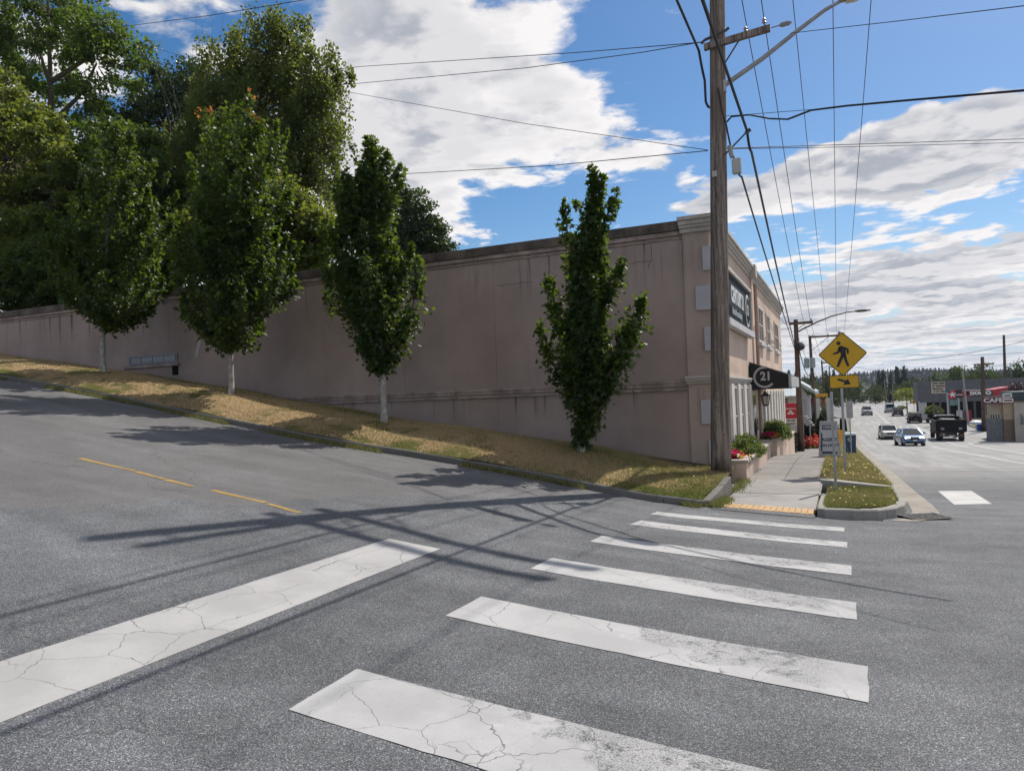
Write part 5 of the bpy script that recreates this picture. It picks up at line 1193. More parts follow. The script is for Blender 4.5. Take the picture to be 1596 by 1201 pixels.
# yellow banner board
yY = 84.0; yc = at(1281, 660, yY); ys_ = thing('yellow_board', 'yellow board with dark and red lettering beyond the grey pole', 'sign', (yc.x, yY, float(SWT(yY))))
k = px2m(yY, 1281, 620); zz = lambda py: at(1281, py, yY).z-ys_.location.z; ORY = mat('board_yellow', (.60, .31, .02), .6, .08, 2); RDD = mat('board_red', (.35, .05, .02), .6)
for a, b in ((613, 617.5), (617.7, 622.8), (623, 629)): MB().box(-10.4*k, 10.2*k, 0, .12, zz(b), zz(a)).obj('panel', ORY, ys_)
MB().box(-9*k, -8*k, .02, .1, -.3, zz(629)).box(8*k, 9*k, .02, .1, -.3, zz(629)).obj('post', STP, ys_)
text('lettering', 'SAMPLES', 4.4*k, SBLK, ys_, T(0, -.006, zz(620.2)) @ FACE_CAM, .004, .02, 1.0)
q = MB()
for i in range(9): q.box((-8.5+i*2)*k, (-8.5+i*2+1.2)*k, -.012, -.002, zz(627.6), zz(624.8+(i % 3)*.6))
q.obj('lettering', RDD, ys_)
# flowers and clipped conifers at the foot of the poles
b0 = hit(1263, 699, SWf); flowerbed('red flower bed on the pavement edge beside the second pole', (b0.x, b0.y+2, float(SWT(b0.y+2))-.1), (1.1, 1.6, .85), [(REDF, 2.2, (0, 0))], 71, 500, .16)
for i, (px, py, Y, rx, ry, lb) in enumerate([(1259, 672, 60, 9, 20, 'dark clipped conifer between the two nearer far poles'), (1281, 668, 68, 9, 24, 'dark rounded conifer hedge end beside the pavement'), (1285, 655, 80, 11, 24, 'lighter green hedge along the pavement below the yellow board'), (1219, 650, 58, 5, 16, 'narrow green shrub at the left edge of the red sign')]):
    c = at(px, py, Y); kk = px2m(Y, px, py)
    shrub(lb, (c.x, Y, c.z-ry*kk*.9), (rx*kk, rx*kk*1.3, ry*kk*1.7), L_CON if i < 2 else L_DRK if i == 3 else L_BOX, 80+i, 2200, .22, 'hedge', 'clipped_conifer' if i < 2 else 'hedge_shrub')
MB_ = hit(1306, 648, SWf)
mb = thing('letter_box', 'small dark green letter box on the far pavement', 'letter box', (-1.0, 96, float(SWT(96)))); MB().box(-.25, .25, -.2, .2, .5, 1.2).obj('box', mat('post_green', (.02, .07, .05), .5), mb, .06); MB().box(-.06, .06, -.06, .06, -.1, .499).obj('post', DSTL, mb)

# ------------------------------------------------------------------ vehicles
TYR = mat('tyre_rubber', (.012, .012, .013), .85, .1); RIM = mat('alloy_rim', (.35, .36, .37), .35, .05, metal=.8); CGL = glassmat('car_glass', (.012, .016, .02), .03)
CHR = mat('chrome', (.6, .61, .62), .15, .02, metal=1.0); HLT = glassmat('headlight_glass', (.7, .72, .75), .08); TLT = mat('tail_light_red', (.14, .008, .008), .4); PLT = mat('plate_white', (.6, .6, .62), .5); BLKT = mat('black_trim', (.015, .015, .016), .5, .1)
LIT = mat('headlight_lit', (1.0, .96, .86), .3, 0, emit=6.0)
def car(name, label, cat, P, rz, paint, L=4.6, W=1.82, H=1.48, hood=.98, deck=1.0, g0=.18, g1=.92, style='sedan', lit=False, group=None, rack=False):
    """local -Y is the front; g0/g1: windscreen foot and rear glass foot along the length"""
    t = thing(name, label, cat, P, rz, group); y = lambda u: -L/2+u*L; hw = W/2
    zb = .22; belt = max(hood, deck)
    st = [(0, .45, hood-.30, .80), (.015, .28, hood-.20, .90), (.05, .22, hood-.10, .97), (.13, .20, hood-.03, 1.0), (g0+.04, .20, hood+.02, 1.0), (.5, .20, belt, 1.0), (.78, .20, max(deck, belt-.02), 1.0), (.94, .24, deck-.02, .97), (.985, .32, deck-.10, .92), (1.0, .45, deck-.30, .84)]
    rings = []
    for u, z0, z1, w in st:
        a = hw*w; rings.append([(-a*.90, y(u), z0), (-a, y(u), z0+(z1-z0)*.35), (-a*.985, y(u), z0+(z1-z0)*.72), (-a*.86, y(u), z1), (a*.86, y(u), z1), (a*.985, y(u), z0+(z1-z0)*.72), (a, y(u), z0+(z1-z0)*.35), (a*.90, y(u), z0)])
    MB().loft(rings).obj('body', paint, t, .02, smooth=True)
    r0, r1 = (g0+.17, g1-.17) if style == 'sedan' else (g0+.14, g1-.05)
    zr_ = H-.06; aw = hw*.86; rw = hw*.66 if style == 'sedan' else hw*.74
    base = [(-aw, y(g0), belt-.03), (aw, y(g0), belt-.03), (aw, y(g1), belt-.03), (-aw, y(g1), belt-.03)]; roof = [(-rw, y(r0), zr_), (rw, y(r0), zr_), (rw, y(r1), zr_), (-rw, y(r1), zr_)]
    MB().loft([base, roof]).obj('windows', CGL, t)
    ro = [(-rw-.02, y(r0)-.02, zr_+.001), (rw+.02, y(r0)-.02, zr_+.001), (rw+.02, y(r1)+.02, zr_+.001), (-rw-.02, y(r1)+.02, zr_+.001)]; ro2 = [(p[0]*.88, p[1]*.94, H) for p in ro]
    MB().loft([ro, ro2]).obj('roof', paint, t, .015, smooth=True)
    q = MB()
    for b, r in zip(base, roof): q.tube([Vector(b)*1.003, Vector((r[0]*1.01, r[1], r[2]))], .045, 6)
    um = .5; q.tube([(-aw*1.0, y(um), belt-.02), (-rw*1.01, y(um), zr_)], .04, 6).tube([(aw, y(um), belt-.02), (rw*1.01, y(um), zr_)], .04, 6)
    q.obj('pillars', paint, t)
    wr = .33 if style == 'sedan' else .37
    for u in (.19, .80):
        for s in (-1, 1):
            x = s*(hw-.11); w = MB().tube([(x-s*.12, y(u), wr), (x+s*.115, y(u), wr)], wr, 16).obj('wheel', TYR, t, .02)
            MB().lathe([(.02, 0), (wr*.62, 0), (wr*.62, .02), (.02, .03)], 12).obj('rim', RIM, w).matrix_local = T(x+s*.112, y(u), wr) @ Matrix.Rotation(s*math.pi/2, 4, 'Y')
            MB().tube([(x-s*.13, y(u), wr+.02), (x+s*.10, y(u), wr+.02)], wr*1.14, 16).obj('wheel_arch', BLKT, t)
    for s in (-1, 1):
        MB().box(s*hw*.60-.19, s*hw*.60+.19, y(.012)-.03, y(.05), hood-.32, hood-.16).obj('headlight', LIT if lit else HLT, t, .03)
        MB().box(s*hw*.72-.14, s*hw*.72+.14, y(.975), y(.995)+.02, deck-.34, deck-.12).obj('tail_light', TLT, t, .02)
        MB().box(s*(hw+.10)-.10, s*(hw+.10)+.10, y(g0+.08), y(g0+.08)+.09, belt, belt+.15).obj('mirror', paint, t, .03)
    MB().box(-hw*.40, hw*.40, y(0)-.015, y(.03), hood-.42, hood-.20).obj('grille', BLKT, t, .01); MB().box(-hw*.75, hw*.75, y(0)-.035, y(.03), .26, .42).obj('bumper', BLKT, t, .02)
    MB().box(-.16, .16, y(0)-.05, y(0)-.03, .44, .55).obj('plate', PLT, t); MB().box(-.16, .16, y(1)+.01, y(1)+.03, .55, .68).obj('plate', PLT, t)
    MB().box(-hw*.8, hw*.8, y(.98), y(1)+.03, .28, .48).obj('bumper', BLKT, t, .02)
    if style != 'sedan': MB().tube([(-rw*.85, y(r0+.05), H+.05), (-rw*.85, y(r1-.05), H+.05)], .02, 5).tube([(rw*.85, y(r0+.05), H+.05), (rw*.85, y(r1-.05), H+.05)], .02, 5).obj('roof_rail', BLKT, t)
    if rack: MB().tube([(0, y(1)+.02, .95), (0, y(1)+.22, .95)], .36, 16).obj('spare_wheel', TYR, t, .03)
    return t
PBL = mat('paint_blue', (.055, .16, .36), .3, .03, coat=.8); PSI = mat('paint_silver', (.42, .42, .42), .35, .03, metal=.4, coat=.8); PBK = mat('paint_black', (.005, .005, .006), .6, .05, spec=.25)
PDG = mat('paint_dark_grey', (.035, .036, .04), .35, .05, coat=.6); PWH = mat('paint_white', (.62, .63, .64), .4, .03, coat=.6); PGR = mat('paint_grey', (.20, .21, .22), .35, .04, metal=.3, coat=.7)
def park(px, py, wpx, W):
    """stand on the road where the photo shows the wheels"""
    P = hit(px, py); s = dep(P)/FPX*wpx/W*.96; return P, s
def place_car(px, py, wpx, rz, fn, **kw):
    P, s = park(px, py, wpx, kw.get('W', 1.82)+.2); Pc = Vector((P.x, P.y+kw.get('L', 4.6)/2*s, 0)); sl = math.atan2(float(zr(P.x, P.y+5)-zr(P.x, P.y)), 5.0)
    Pc.z = float(zr(Pc.x, Pc.y))+.005; t = fn(P=Pc, rz=rz, **kw); t.scale = (s, s, s)
    t.rotation_euler = (Matrix.Rotation(sl, 3, 'X') @ Matrix.Rotation(rz, 3, 'Z')).to_euler(); return t
CARN = 'vehicles on the main street'
place_car(1421, 695, 38.3, .12, car, name='parked_car'.replace('parked_', ''), label='small blue sedan with glowing headlights coming up the street, nearest of the vehicles', cat='car', paint=PBL, L=4.4, W=1.74, H=1.45, hood=.94, deck=1.0, g0=.20, g1=.90, lit=True, group=CARN)
place_car(1386.5, 685, 28.5, .06, car, name='suv', label='silver crossover with a dark grille driving beside the blue sedan', cat='car', paint=PSI, L=4.6, W=1.86, H=1.66, hood=1.06, deck=1.12, g0=.24, g1=.97, style='suv', group=CARN)
place_car(1352, 647.5, 17, .03, car, name='suv', label='pale fronted vehicle with a dark grille alone in the oncoming lane', cat='car', paint=PGR, L=4.7, W=1.9, H=1.78, hood=1.15, deck=1.2, g0=.26, g1=.97, style='suv', group=CARN)
place_car(1427.5, 659.5, 21.7, math.pi, car, name='suv', label='black hatchback seen from behind with a bulky spare wheel', cat='car', paint=PBK, L=4.3, W=1.82, H=1.62, hood=1.02, deck=1.1, g0=.25, g1=.96, style='suv', group=CARN, rack=True)
place_car(1400.3, 648.3, 17.3, math.pi, car, name='suv', label='dark grey car seen from behind in front of the pale van', cat='car', paint=PDG, L=4.5, W=1.85, H=1.7, hood=1.05, deck=1.1, g0=.24, g1=.97, style='suv', group=CARN)
place_car(1388, 643, 16, math.pi, car, name='van', label='tall silver van waiting behind the dark grey car', cat='van', paint=PSI, L=4.9, W=1.95, H=2.0, hood=1.1, deck=1.2, g0=.16, g1=.99, style='suv', group=CARN)
place_car(1396, 642, 10, math.pi, car, name='suv', label='black vehicle half hidden to the right of the silver van', cat='car', paint=PBK, L=4.7, W=1.95, H=1.8, hood=1.1, deck=1.2, g0=.24, g1=.97, style='suv', group=CARN)
place_car(1331.5, 628, 8.5, 0, car, name='van', label='far white van at the bend of the road', cat='van', paint=PWH, L=4.9, W=1.95, H=2.0, hood=1.1, deck=1.2, g0=.18, g1=.99, style='suv', group=CARN)
place_car(1324, 629, 8, 0, car, name='car', label='far white car behind the grey sign back', cat='car', paint=PWH, L=4.6, W=1.8, H=1.5, group=CARN)
place_car(1476, 641, 17, 2.2, car, name='car', label='silver car parked by the hedge on the filling station lot', cat='car', paint=PSI, L=4.6, W=1.8, H=1.5)
def dump_truck(P, rz, name, label, cat, W=2.1, L=6.2, group=None):
    t = thing(name, label, cat, P, rz, group); hw = W/2     # local -Y is the front, the tailgate faces +Y
    MB().loft([[(-hw*.85, -3.05, .55), (hw*.85, -3.05, .55), (hw*.92, -3.05, 1.25), (-hw*.92, -3.05, 1.25)], [(-hw*.9, -1.9, .5), (hw*.9, -1.9, .5), (hw*.95, -1.9, 1.35), (-hw*.95, -1.9, 1.35)], [(-hw*.9, -.4, .5), (hw*.9, -.4, .5), (hw*.95, -.4, 1.4), (-hw*.95, -.4, 1.4)]]).obj('cab', PBK, t, .03)
    b = [(-hw*.9, -2.0, 1.36), (hw*.9, -2.0, 1.36), (hw*.9, -.42, 1.39), (-hw*.9, -.42, 1.39)]; r = [(-hw*.68, -1.5, 1.98), (hw*.68, -1.5, 1.98), (hw*.68, -.55, 1.98), (-hw*.68, -.55, 1.98)]
    MB().loft([b, r]).obj('windows', CGL, t); MB().loft([[(x*1.04, y, 1.985) for x, y, z in r], [(x*.9, y, 2.06) for x, y, z in r]]).obj('roof', PGR, t, .02)
    q = MB().box(-hw, hw, 2.88, 2.98, .80, 1.80); q.obj('tailgate', PBK, t, .02)
    for s in (-1, 1):
        MB().box(s*hw-.05, s*hw+.05, -.30, 2.879, .80, 1.72).obj('side_board', PBK, t, .015)
        MB().box(s*hw*.60-.12, s*hw*.60+.12, 2.981, 2.995, .98, 1.16).obj('reflector', STP, t); MB().box(s*hw*.72-.14, s*hw*.72+.14, 2.80, 2.88, .58, .68).obj('tail_light', TLT, t)
        MB().box(s*(hw+.18)-.13, s*(hw+.18)+.13, -1.75, -1.62, 1.40, 1.78).obj('mirror', BLKT, t, .03); MB().tube([(s*hw*.9, -1.7, 1.5), (s*(hw+.1), -1.7, 1.5)], .025, 5).obj('mirror_arm', BLKT, t)
        for y in (-2.35, 1.75):
            w = MB().tube([(s*(hw-.36), y, .42), (s*(hw-.06), y, .42)], .42, 16).obj('wheel', TYR, t, .03); MB().tube([(s*(hw-.07), y, .42), (s*(hw-.05), y, .42)], .22, 12).obj('rim', RIM, w)
        MB().box(s*hw*.72-.22, s*hw*.72+.22, 2.25, 2.27, .15, .62).obj('mud_flap', BLKT, t)
    MB().box(-hw+.06, hw-.06, -.30, -.22, .8, 1.95).obj('head_board', PBK, t); MB().box(-hw+.06, hw-.06, -.2, 2.87, .74, .82).obj('bed_floor', BLKT, t)
    MB().loft([[(-hw*.75, .1, 1.5), (hw*.75, .1, 1.5), (hw*.5, .1, 1.86), (-hw*.55, .1, 1.8)], [(-hw*.8, 2.4, 1.5), (hw*.8, 2.4, 1.5), (hw*.6, 2.4, 1.85), (-hw*.3, 2.4, 1.82)]]).obj('load', PDG, t, .04)
    MB().box(-hw*.8, hw*.8, 2.7, 2.95, .40, .56).obj('bumper', DSTL, t, .02); MB().box(-.18, .18, 2.952, 2.965, .42, .53).obj('plate', PLT, t); MB().box(-.35, .35, -2.9, 2.7, .5, .739).obj('chassis', BLKT, t)
    return t
P, s = park(1484, 687, 44, 2.2); s = min(s, 1.25)
trk = dump_truck(Vector((P.x, P.y+3*s, float(zr(P.x, P.y+3*s))+.005)), math.pi, 'dump_truck', 'black dump bed pickup truck seen from behind, nearest vehicle on the right', 'truck', group=CARN); trk.scale = (s, s, s)

# ------------------------------------------------------------------ right side: filling station, cafe, poles
SHNG = mat('grey_shingles', (.115, .115, .12), .85, .15, 3, .01, 12); CDK = mat('canopy_dark', (.018, .018, .02), .8, .2); FRED = mat('fascia_red', (.33, .016, .035), .55, .06, 2); FBK = mat('fascia_dark', (.03, .02, .03), .6)
TEAL = mat('price_teal', (.03, .13, .14), .5, .08); CRM = mat('board_cream', (.55, .50, .38), .7, .06, 2); BEI = mat('cafe_beige', (.36, .31, .24), .9, .12, 1.5, streak=.3); BEL = mat('cafe_light', (.40, .37, .32), .9, .1, 1.5, streak=.25); STN = mat('cafe_stone', (.16, .165, .175), .9, .3, 5, .02, 12); BRW = mat('cafe_brown', (.20, .15, .11), .9, .15, 3)
def frame(label, name, cat, px, py, Y, group=None):
    c = at(px, py, Y); t = thing(name, label, cat, (c.x, Y, float(zr(c.x, Y))), group=group)
    return t, (lambda a, b: at(a, b, Y).x-t.location.x), (lambda a, b: at(a, b, Y).z-t.location.z)
Yb = 132.0; gs_, X, Z = frame('long low commercial building with a broad grey shingled mansard roof behind the filling station', 'commercial_building', 'building', 1520, 640, Yb)
q = MB(); q.loft([[(X(1430, 600), -.6, Z(1452, 625)), (X(1452, 625), -.8, Z(1452, 625)), (X(1455, 593), 1.2, Z(1455, 594)), (X(1431, 597), 1.2, Z(1431, 597))], [(X(1430, 600), 6, Z(1452, 625)), (X(1452, 625), 6, Z(1452, 625)), (X(1455, 593), 6, Z(1455, 594)), (X(1431, 597), 6, Z(1431, 597))]])
q.obj('roof_end', SHNG, gs_)
n_ = 46; xa, xb = X(1432, 625), X(1900, 625); zt, zbm = Z(1520, 591), Z(1520, 624.5)
for r_ in range(7):     # courses of shingles on the mansard
    u0, u1 = r_/7, (r_+1)/7; MB().loft([[(x, -1.0+1.6*u0-.03, zbm+(zt-zbm)*u0), (x, -1.0+1.6*u1, zbm+(zt-zbm)*u1), (x, -1.0+1.6*u1+.3, zbm+(zt-zbm)*u1), (x, -1.0+1.6*u0+.3, zbm+(zt-zbm)*u0)] for x in (xa+.02, xb)]).obj('shingle_course', SHNG, gs_)
MB().box(xa, xb, .9, 9, zbm, zt-.05).obj('core', SHNG, gs_); MB().box(xa+.3, xb, 2.5, 8.5, -.3, zbm-.01).obj('wall', CDK, gs_)
for i in range(17): MB().box(xa+.5+i*3.4, xa+.8+i*3.4, -.7, -.4, -.3, zbm-.01).obj('column', WSD if i == 0 else SHNG, gs_)
MB().box(xa, xb, -1.0, 8, -.4, .02).obj('walkway', CONC, gs_)
MB().box(X(1436, 640)-.4, X(1436, 640)+.7, -.9, -.5, 0, Z(1436, 625)).obj('pier', WSD, gs_)
# red band with the station name
Yt = 118.0; cn, X, Z = frame('filling station canopy with a red and dark fascia reading TEXACO', 'filling_station_canopy', 'canopy', 1530, 640, Yt)
x0, xm, x2 = X(1500, 612), X(1547, 612), X(1576, 608); z0, z1 = Z(1520, 618), Z(1520, 608); z2 = z1+.35
MB().loft([[(x0, 0, z0), (xm, 0, z0+.05), (xm, 0, z1), (x0, 0, z1)], [(x0, 7, z0), (xm, 7, z0+.05), (xm, 7, z1), (x0, 7, z1)]]).obj('fascia', FBK, cn); MB().box(x0-.35, x0+.9, -.04, -.005, z0, z1).obj('fascia_end', FRED, cn)
MB().loft([[(xm+.01, 0, z0+.05), (x2, 0, z0+.2), (x2, 0, z2), (xm+.01, 0, z1)], [(xm+.01, 7, z0+.05), (x2, 7, z0+.2), (x2, 7, z2), (xm+.01, 7, z1)]]).obj('fascia', FRED, cn)
k = px2m(Yt, 1520, 612); text('lettering', 'TEXACO', 7.6*k, LET, cn, T(X(1524.5, 612), -.03, Z(1524, 612.6)) @ FACE_CAM, .01, .05, 1.12)
for px in (1508, 1548, 1572): MB().box(X(px, 620)-.15, X(px, 620)+.15, 3, 3.3, -.2, z0+.04).obj('column', STP, cn)
for px in (1500, 1514, 1556):
    a = X(px, 640); MB().box(a-.35, a+.35, 2.6, 3.1, 0, 1.7).obj('pump', WPN if px != 1514 else RED, cn, .04)
# star sign with price board
Ys = 106.0; sg2, X, Z = frame('tall star sign with a teal price board at the filling station kerb', 'station_sign', 'sign', 1486, 645, Ys)
MB().box(X(1478, 615), X(1489, 615), 0, .3, Z(1485, 621), Z(1485, 608)).obj('star_panel', RED, sg2, .02)
sx0, sz0, r_ = X(1484.6, 615), Z(1484.6, 614.6), 5.6*px2m(Ys, 1485, 615)
MB().prism([((r_ if i % 2 == 0 else r_*.42)*math.sin(i*math.pi/5-.12)+sx0, (r_ if i % 2 == 0 else r_*.42)*math.cos(i*math.pi/5-.12)+sz0) for i in range(10)], -.02, -.004, 'xz').obj('star', LET, sg2)
MB().box(X(1489, 613)+.01, X(1500, 613), .02, .25, Z(1494, 620), Z(1494, 607)).obj('name_panel', FBK, sg2); MB().box(X(1489, 613)+.05, X(1500, 613), -.0, .018, Z(1494, 616), Z(1494, 614)).obj('name_stripe', mat('stripe_pale', (.5, .38, .3), .6), sg2)
MB().box(X(1479, 627), X(1493, 627), .02, .25, Z(1486, 632), Z(1486, 622.5)).obj('price_board', TEAL, sg2)
q = MB()
for j in range(3): q.box(X(1480.5, 627), X(1488, 627), .0, .018, Z(1486, 625.4+j*2.5), Z(1486, 624.2+j*2.5)).box(X(1489.5, 627), X(1492, 627), .0, .018, Z(1486, 625.4+j*2.5), Z(1486, 624.0+j*2.5))
q.obj('price_digits', mat('digit_pale', (.30, .36, .36), .5), sg2)
for px in (1477.5, 1494.5): a = X(px, 630); MB().box(a-.10, a+.10, .08, .26, -.2, Z(px, 607 if px < 1480 else 618)).obj('post', STEEL, sg2)
MB().prism([(X(1477, 609)+.32*math.cos(a), Z(1477, 609)+.2*math.sin(a)) for a in np.linspace(0, 2*math.pi, 12, endpoint=False)], -.02, .06, 'xz').obj('badge', TEAL, sg2)
# cream reader board
Yc = 112.0; rb, X, Z = frame('cream reader board with dark lines of lettering on two leaning posts', 'reader_board', 'sign', 1462, 645, Yc)
for i, (a, b) in enumerate(((595, 599), (599.2, 603.6), (603.8, 607.6), (607.8, 612.5))): MB().box(X(1452, 603), X(1473, 603), 0, .3, Z(1462, b), Z(1462, a)).obj('panel', CRM, rb)
q = MB(); rr_ = random.Random(4)
for (ya, yb) in ((596, 598.5), (600.2, 602.8), (604.6, 606.9), (608.6, 611)):
    x = 1453.2
    while x < 1471.5:
        w = rr_.uniform(.7, 1.5)
        if rr_.random() < .86: q.box(X(x, 603), X(x+w, 603), -.02, -.004, Z(1462, yb), Z(1462, ya))
        x += w+.35
q.obj('lettering', SBLK, rb)
MB().tube([(X(1455, 612), .15, Z(1455, 612)), (X(1455.4, 640), .15, -.2)], .12, 7).tube([(X(1466, 612), .15, Z(1466, 612)), (X(1463, 634), .15, -.2)], .12, 7).obj('post', DSTL, rb)
# cafe
Yk = 78.0; cf, X, Z = frame('low beige cafe building with a grey stone base and a dark box on its roof', 'cafe', 'building', 1565, 672, Yk)
kx = lambda px: X(px, 650); kz = lambda py: Z(1565, py)
MB().box(kx(1543), kx(1564), .25, 2.2, kz(646), kz(628)).obj('wall', BEI, cf); MB().box(kx(1543), kx(1564), .2, 2.2, -.4, kz(652)).obj('stone_base', STN, cf)
MB().box(kx(1543), kx(1543)+.12, .3, 2.2, kz(652), kz(646)).box(kx(1560), kx(1564), .3, 2.2, kz(652), kz(646)).obj('wall', BEI, cf)
for i in range(4): a = 1544.8+i*3.9; MB().box(kx(a), kx(a+2.6), .32, .4, kz(651.9), kz(640)).obj('window', DWN, cf); MB().box(kx(a+2.7), kx(a+3.5), .28, .4, kz(651.9), kz(640)).obj('mullion', TRIM, cf)
MB().box(kx(1564)+.01, kx(1580), .05, 8, kz(656), kz(628)).obj('wall', mat('cafe_tan', (.42, .33, .23), .9, .1, 2), cf); MB().box(kx(1564)+.01, kx(1580), .0, 8, kz(656)+.01, kz(656)+.14).obj('moulding', BRW, cf); MB().box(kx(1564)+.01, kx(1580), .05, 8, -.4, kz(656)-.002).obj('stone_base', BRW, cf)
MB().box(kx(1580)+.01, kx(1760), -.35, 8, -.4, kz(628)).obj('wall', BEL, cf); MB().box(kx(1543)-.05, kx(1760), -.1, 2.3, kz(628)+.01, kz(628)+.16).obj('coping', BRW, cf)
MB().box(kx(1582), kx(1760), .5, 6, kz(627), kz(611)).obj('roof_box', mat('box_teal_dark', (.03, .055, .06), .6, .1), cf)
MB().tube([(kx(1591), -.42, kz(661)), (kx(1590), -.42, kz(644))], .03, 5).box(kx(1588), kx(1593), -.44, -.38, kz(661), kz(660)).box(kx(1592), kx(1593), -.44, -.38, kz(660), kz(648)).obj('pipe', STN, cf)
Yks = 76.5; cs, X, Z = frame('dark maroon CAFE roof sign with two white boxed panels', 'cafe_sign', 'sign', 1556, 640, Yks); MAR = mat('sign_maroon', (.09, .018, .022), .6, .1, 2)
cs.location.z = at(1556, 629, Yks).z; Z = lambda a, b: at(a, b, Yks).z-cs.location.z
MB().box(X(1531, 624), X(1580, 624), 0, .35, .02, Z(1556, 617.5)).obj('panel', MAR, cs, .02); k = px2m(Yks, 1556, 624)
text('lettering', 'CAFE', 9.6*k, LET, cs, T(X(1548, 624), -.012, Z(1548, 623.8)) @ FACE_CAM, .006, .012, 1.15)
for (a, b, c, d) in ((1563, 1577, 613, 619.5), (1563, 1579, 621, 627)):
    MB().box(X(a, 620), X(b, 620), -.05, -.01, Z(1570, d), Z(1570, c)).obj('white_panel', LET, cs, .01); MB().box(X(a+1.5, 620), X(b-1.5, 620), -.065, -.051, Z(1570, d-1.8), Z(1570, c+1.8)).obj('panel_text', MAR if c > 620 else STN, cs)
MB().box(X(1537, 629)-.05, X(1537, 629)+.05, .1, .2, -1.0, .02).box(X(1565, 629), X(1565, 629)+.1, .1, .2, -.05, .02).obj('post', DSTL, cs)
# grass corner with kerb on the right
def right_patch():
    pts = [hit(1509, 663), hit(1522, 668), hit(1546, 674.5), hit(1548, 671.5), hit(1530, 662), hit(1516, 657)]
    V = [(p.x, p.y, float(zr(p.x, p.y))+.13) for p in pts]; n = len(V); c = (sum(v[0] for v in V)/n, sum(v[1] for v in V)/n, sum(v[2] for v in V)/n+.05)
    o = mesh('grass_corner', V+[c], [(i, (i+1) % n, n) for i in range(n)], TURF); kind(o, 'structure')
    kerb_run('far_kerb', [(p.x, p.y, 0) for p in (pts[0], pts[1], pts[2])], .2, .15, lambda x, y: float(zr(x, y)), CONC, seg=4)
right_patch()
def slabpx(name, P, m, off=.012): return kind(quad_sheet(name, [hit(*p) for p in P], m, None, off, 8, 3), 'structure')
slabpx('far_pavement', [(1546, 674), (1640, 676), (1640, 668), (1548, 670)], SLAB); slabpx('station_forecourt', [(1455, 648), (1520, 655), (1600, 646), (1470, 639)], SLAB); slabpx('traffic_island', [(1414, 644.5), (1443, 645), (1436, 642), (1418, 641.5)], GUT, .05)
# poles on the right
def rpole(label, px0, py0, px1, py1, r, m, arms=(), Y=None, name='utility_pole'):
    b = hit(px0, py0) if Y is None else Vector((at(px0, py0, Y).x, Y, float(zr(at(px0, py0, Y).x, Y))))
    tp = at(px1, py1, b.y); H = tp.z-b.z; return far_pole(label, b, H, r, m, [(H*a, c, d) for a, c, d in arms], tp.x-b.x, group='poles on the right side of the street')
rpole('thick dark reddish wooden pole in front of the cafe', 1534, 672, 1531, 556, .27, POLR, [(.90, -.9, 1.1)])
rpole('slim grey pole leaning left between the truck and the cafe', 1510, 662, 1500, 578, .14, STP)
rpole('thin dark pole rising from the hedge beside the cream reader board', 1452.5, 647, 1449, 590, .12, POLD)
rpole('short dark pole at the left end of the grey mansard roof', 1431, 640, 1429, 590, .2, POLD)
rpole('tall dark pole standing behind the grey mansard roof against the sky', 1568, 640, 1564.5, 522, .28, POLD, (), 150)
rpole('far slender pole with a tilted top among the trees left of the conifers', 1383, 634, 1378, 590, .14, POLE, (), 190)
rpole('far pale pole just right of the tilted slender pole', 1393, 634, 1391, 598, .14, POLE, (), 185)
q6 = hit(1425, 640); pw = thing('far_pedestrian_sign', 'small far yellow diamond sign below the clipped round tree', 'road sign', q6); k = px2m(q6.y, 1425, 626); zz = at(1425, 626, q6.y).z-q6.z
MB().tube([(0, 0, -.2), (0, 0, zz+2*k)], .05, 6).obj('post', STEEL, pw); MB().prism(off(rot45(rrect(3.0*k, 3.0*k, .05)), 0, zz), -.1, -.06, 'xz').obj('face', YSIG, pw); MB().prism([(-.6*k, zz-2*k), (.4*k, zz-2*k), (1.0*k, zz+.6*k), (0, zz+2*k), (-.8*k, zz+.4*k)], -.12, -.101, 'xz').obj('figure', SBLK, pw)
# blue tub under a white parasol, cabinets
q7 = Vector((at(1520, 640, 100).x, 100, float(zr(20, 100)))); um = thing('parasol', 'white parasol sheltering a blue stand beside the cafe pole', 'parasol', q7); k = px2m(100, 1520, 630)
MB().lathe([(9*k, 0), (6*k, 1.6*k), (.1, 3.2*k)], 10, (0, 0, 13.5*k)).obj('canopy', WPN, um); MB().tube([(0, 0, 0), (0, 0, 14*k)], .05, 6).obj('pole', STEEL, um)
bs = thing('blue_stand', 'bright blue rounded stand under the white parasol', 'stand', q7+Vector((.2, -1, 0))); MB().lathe([(2.2*k, 0), (3.6*k, 2*k), (3.9*k, 7*k), (3.2*k, 11*k), (1, 12*k)], 14).obj('body', mat('stand_blue', (.01, .10, .40), .5), bs, smooth=True); MB().lathe([(3.0*k, 0), (3.0*k, 1.2*k)], 12, (0, -.3, -.01)).obj('base', WPN, bs)
for (px, py, w, h, lb) in ((1527, 667, 7, 5, 'white utility cabinet at the foot of the thick dark pole'), (1540, 663, 6, 4, 'low pale cabinet right of the thick dark pole')):
    c = hit(px, py); k = dep(c)/FPX; cb = thing('utility_cabinet', lb, 'cabinet', c); MB().box(-w*k/2, w*k/2, 0, .5, .05, h*k).obj('body', WPN, cb, .03); MB().box(-w*k/2-.03, w*k/2+.03, -.04, .54, h*k+.001, h*k+.06).obj('lid', CRM, cb); MB().box(-w*k/2, w*k/2, .02, .48, -.1, .049).obj('plinth', CONC, cb)

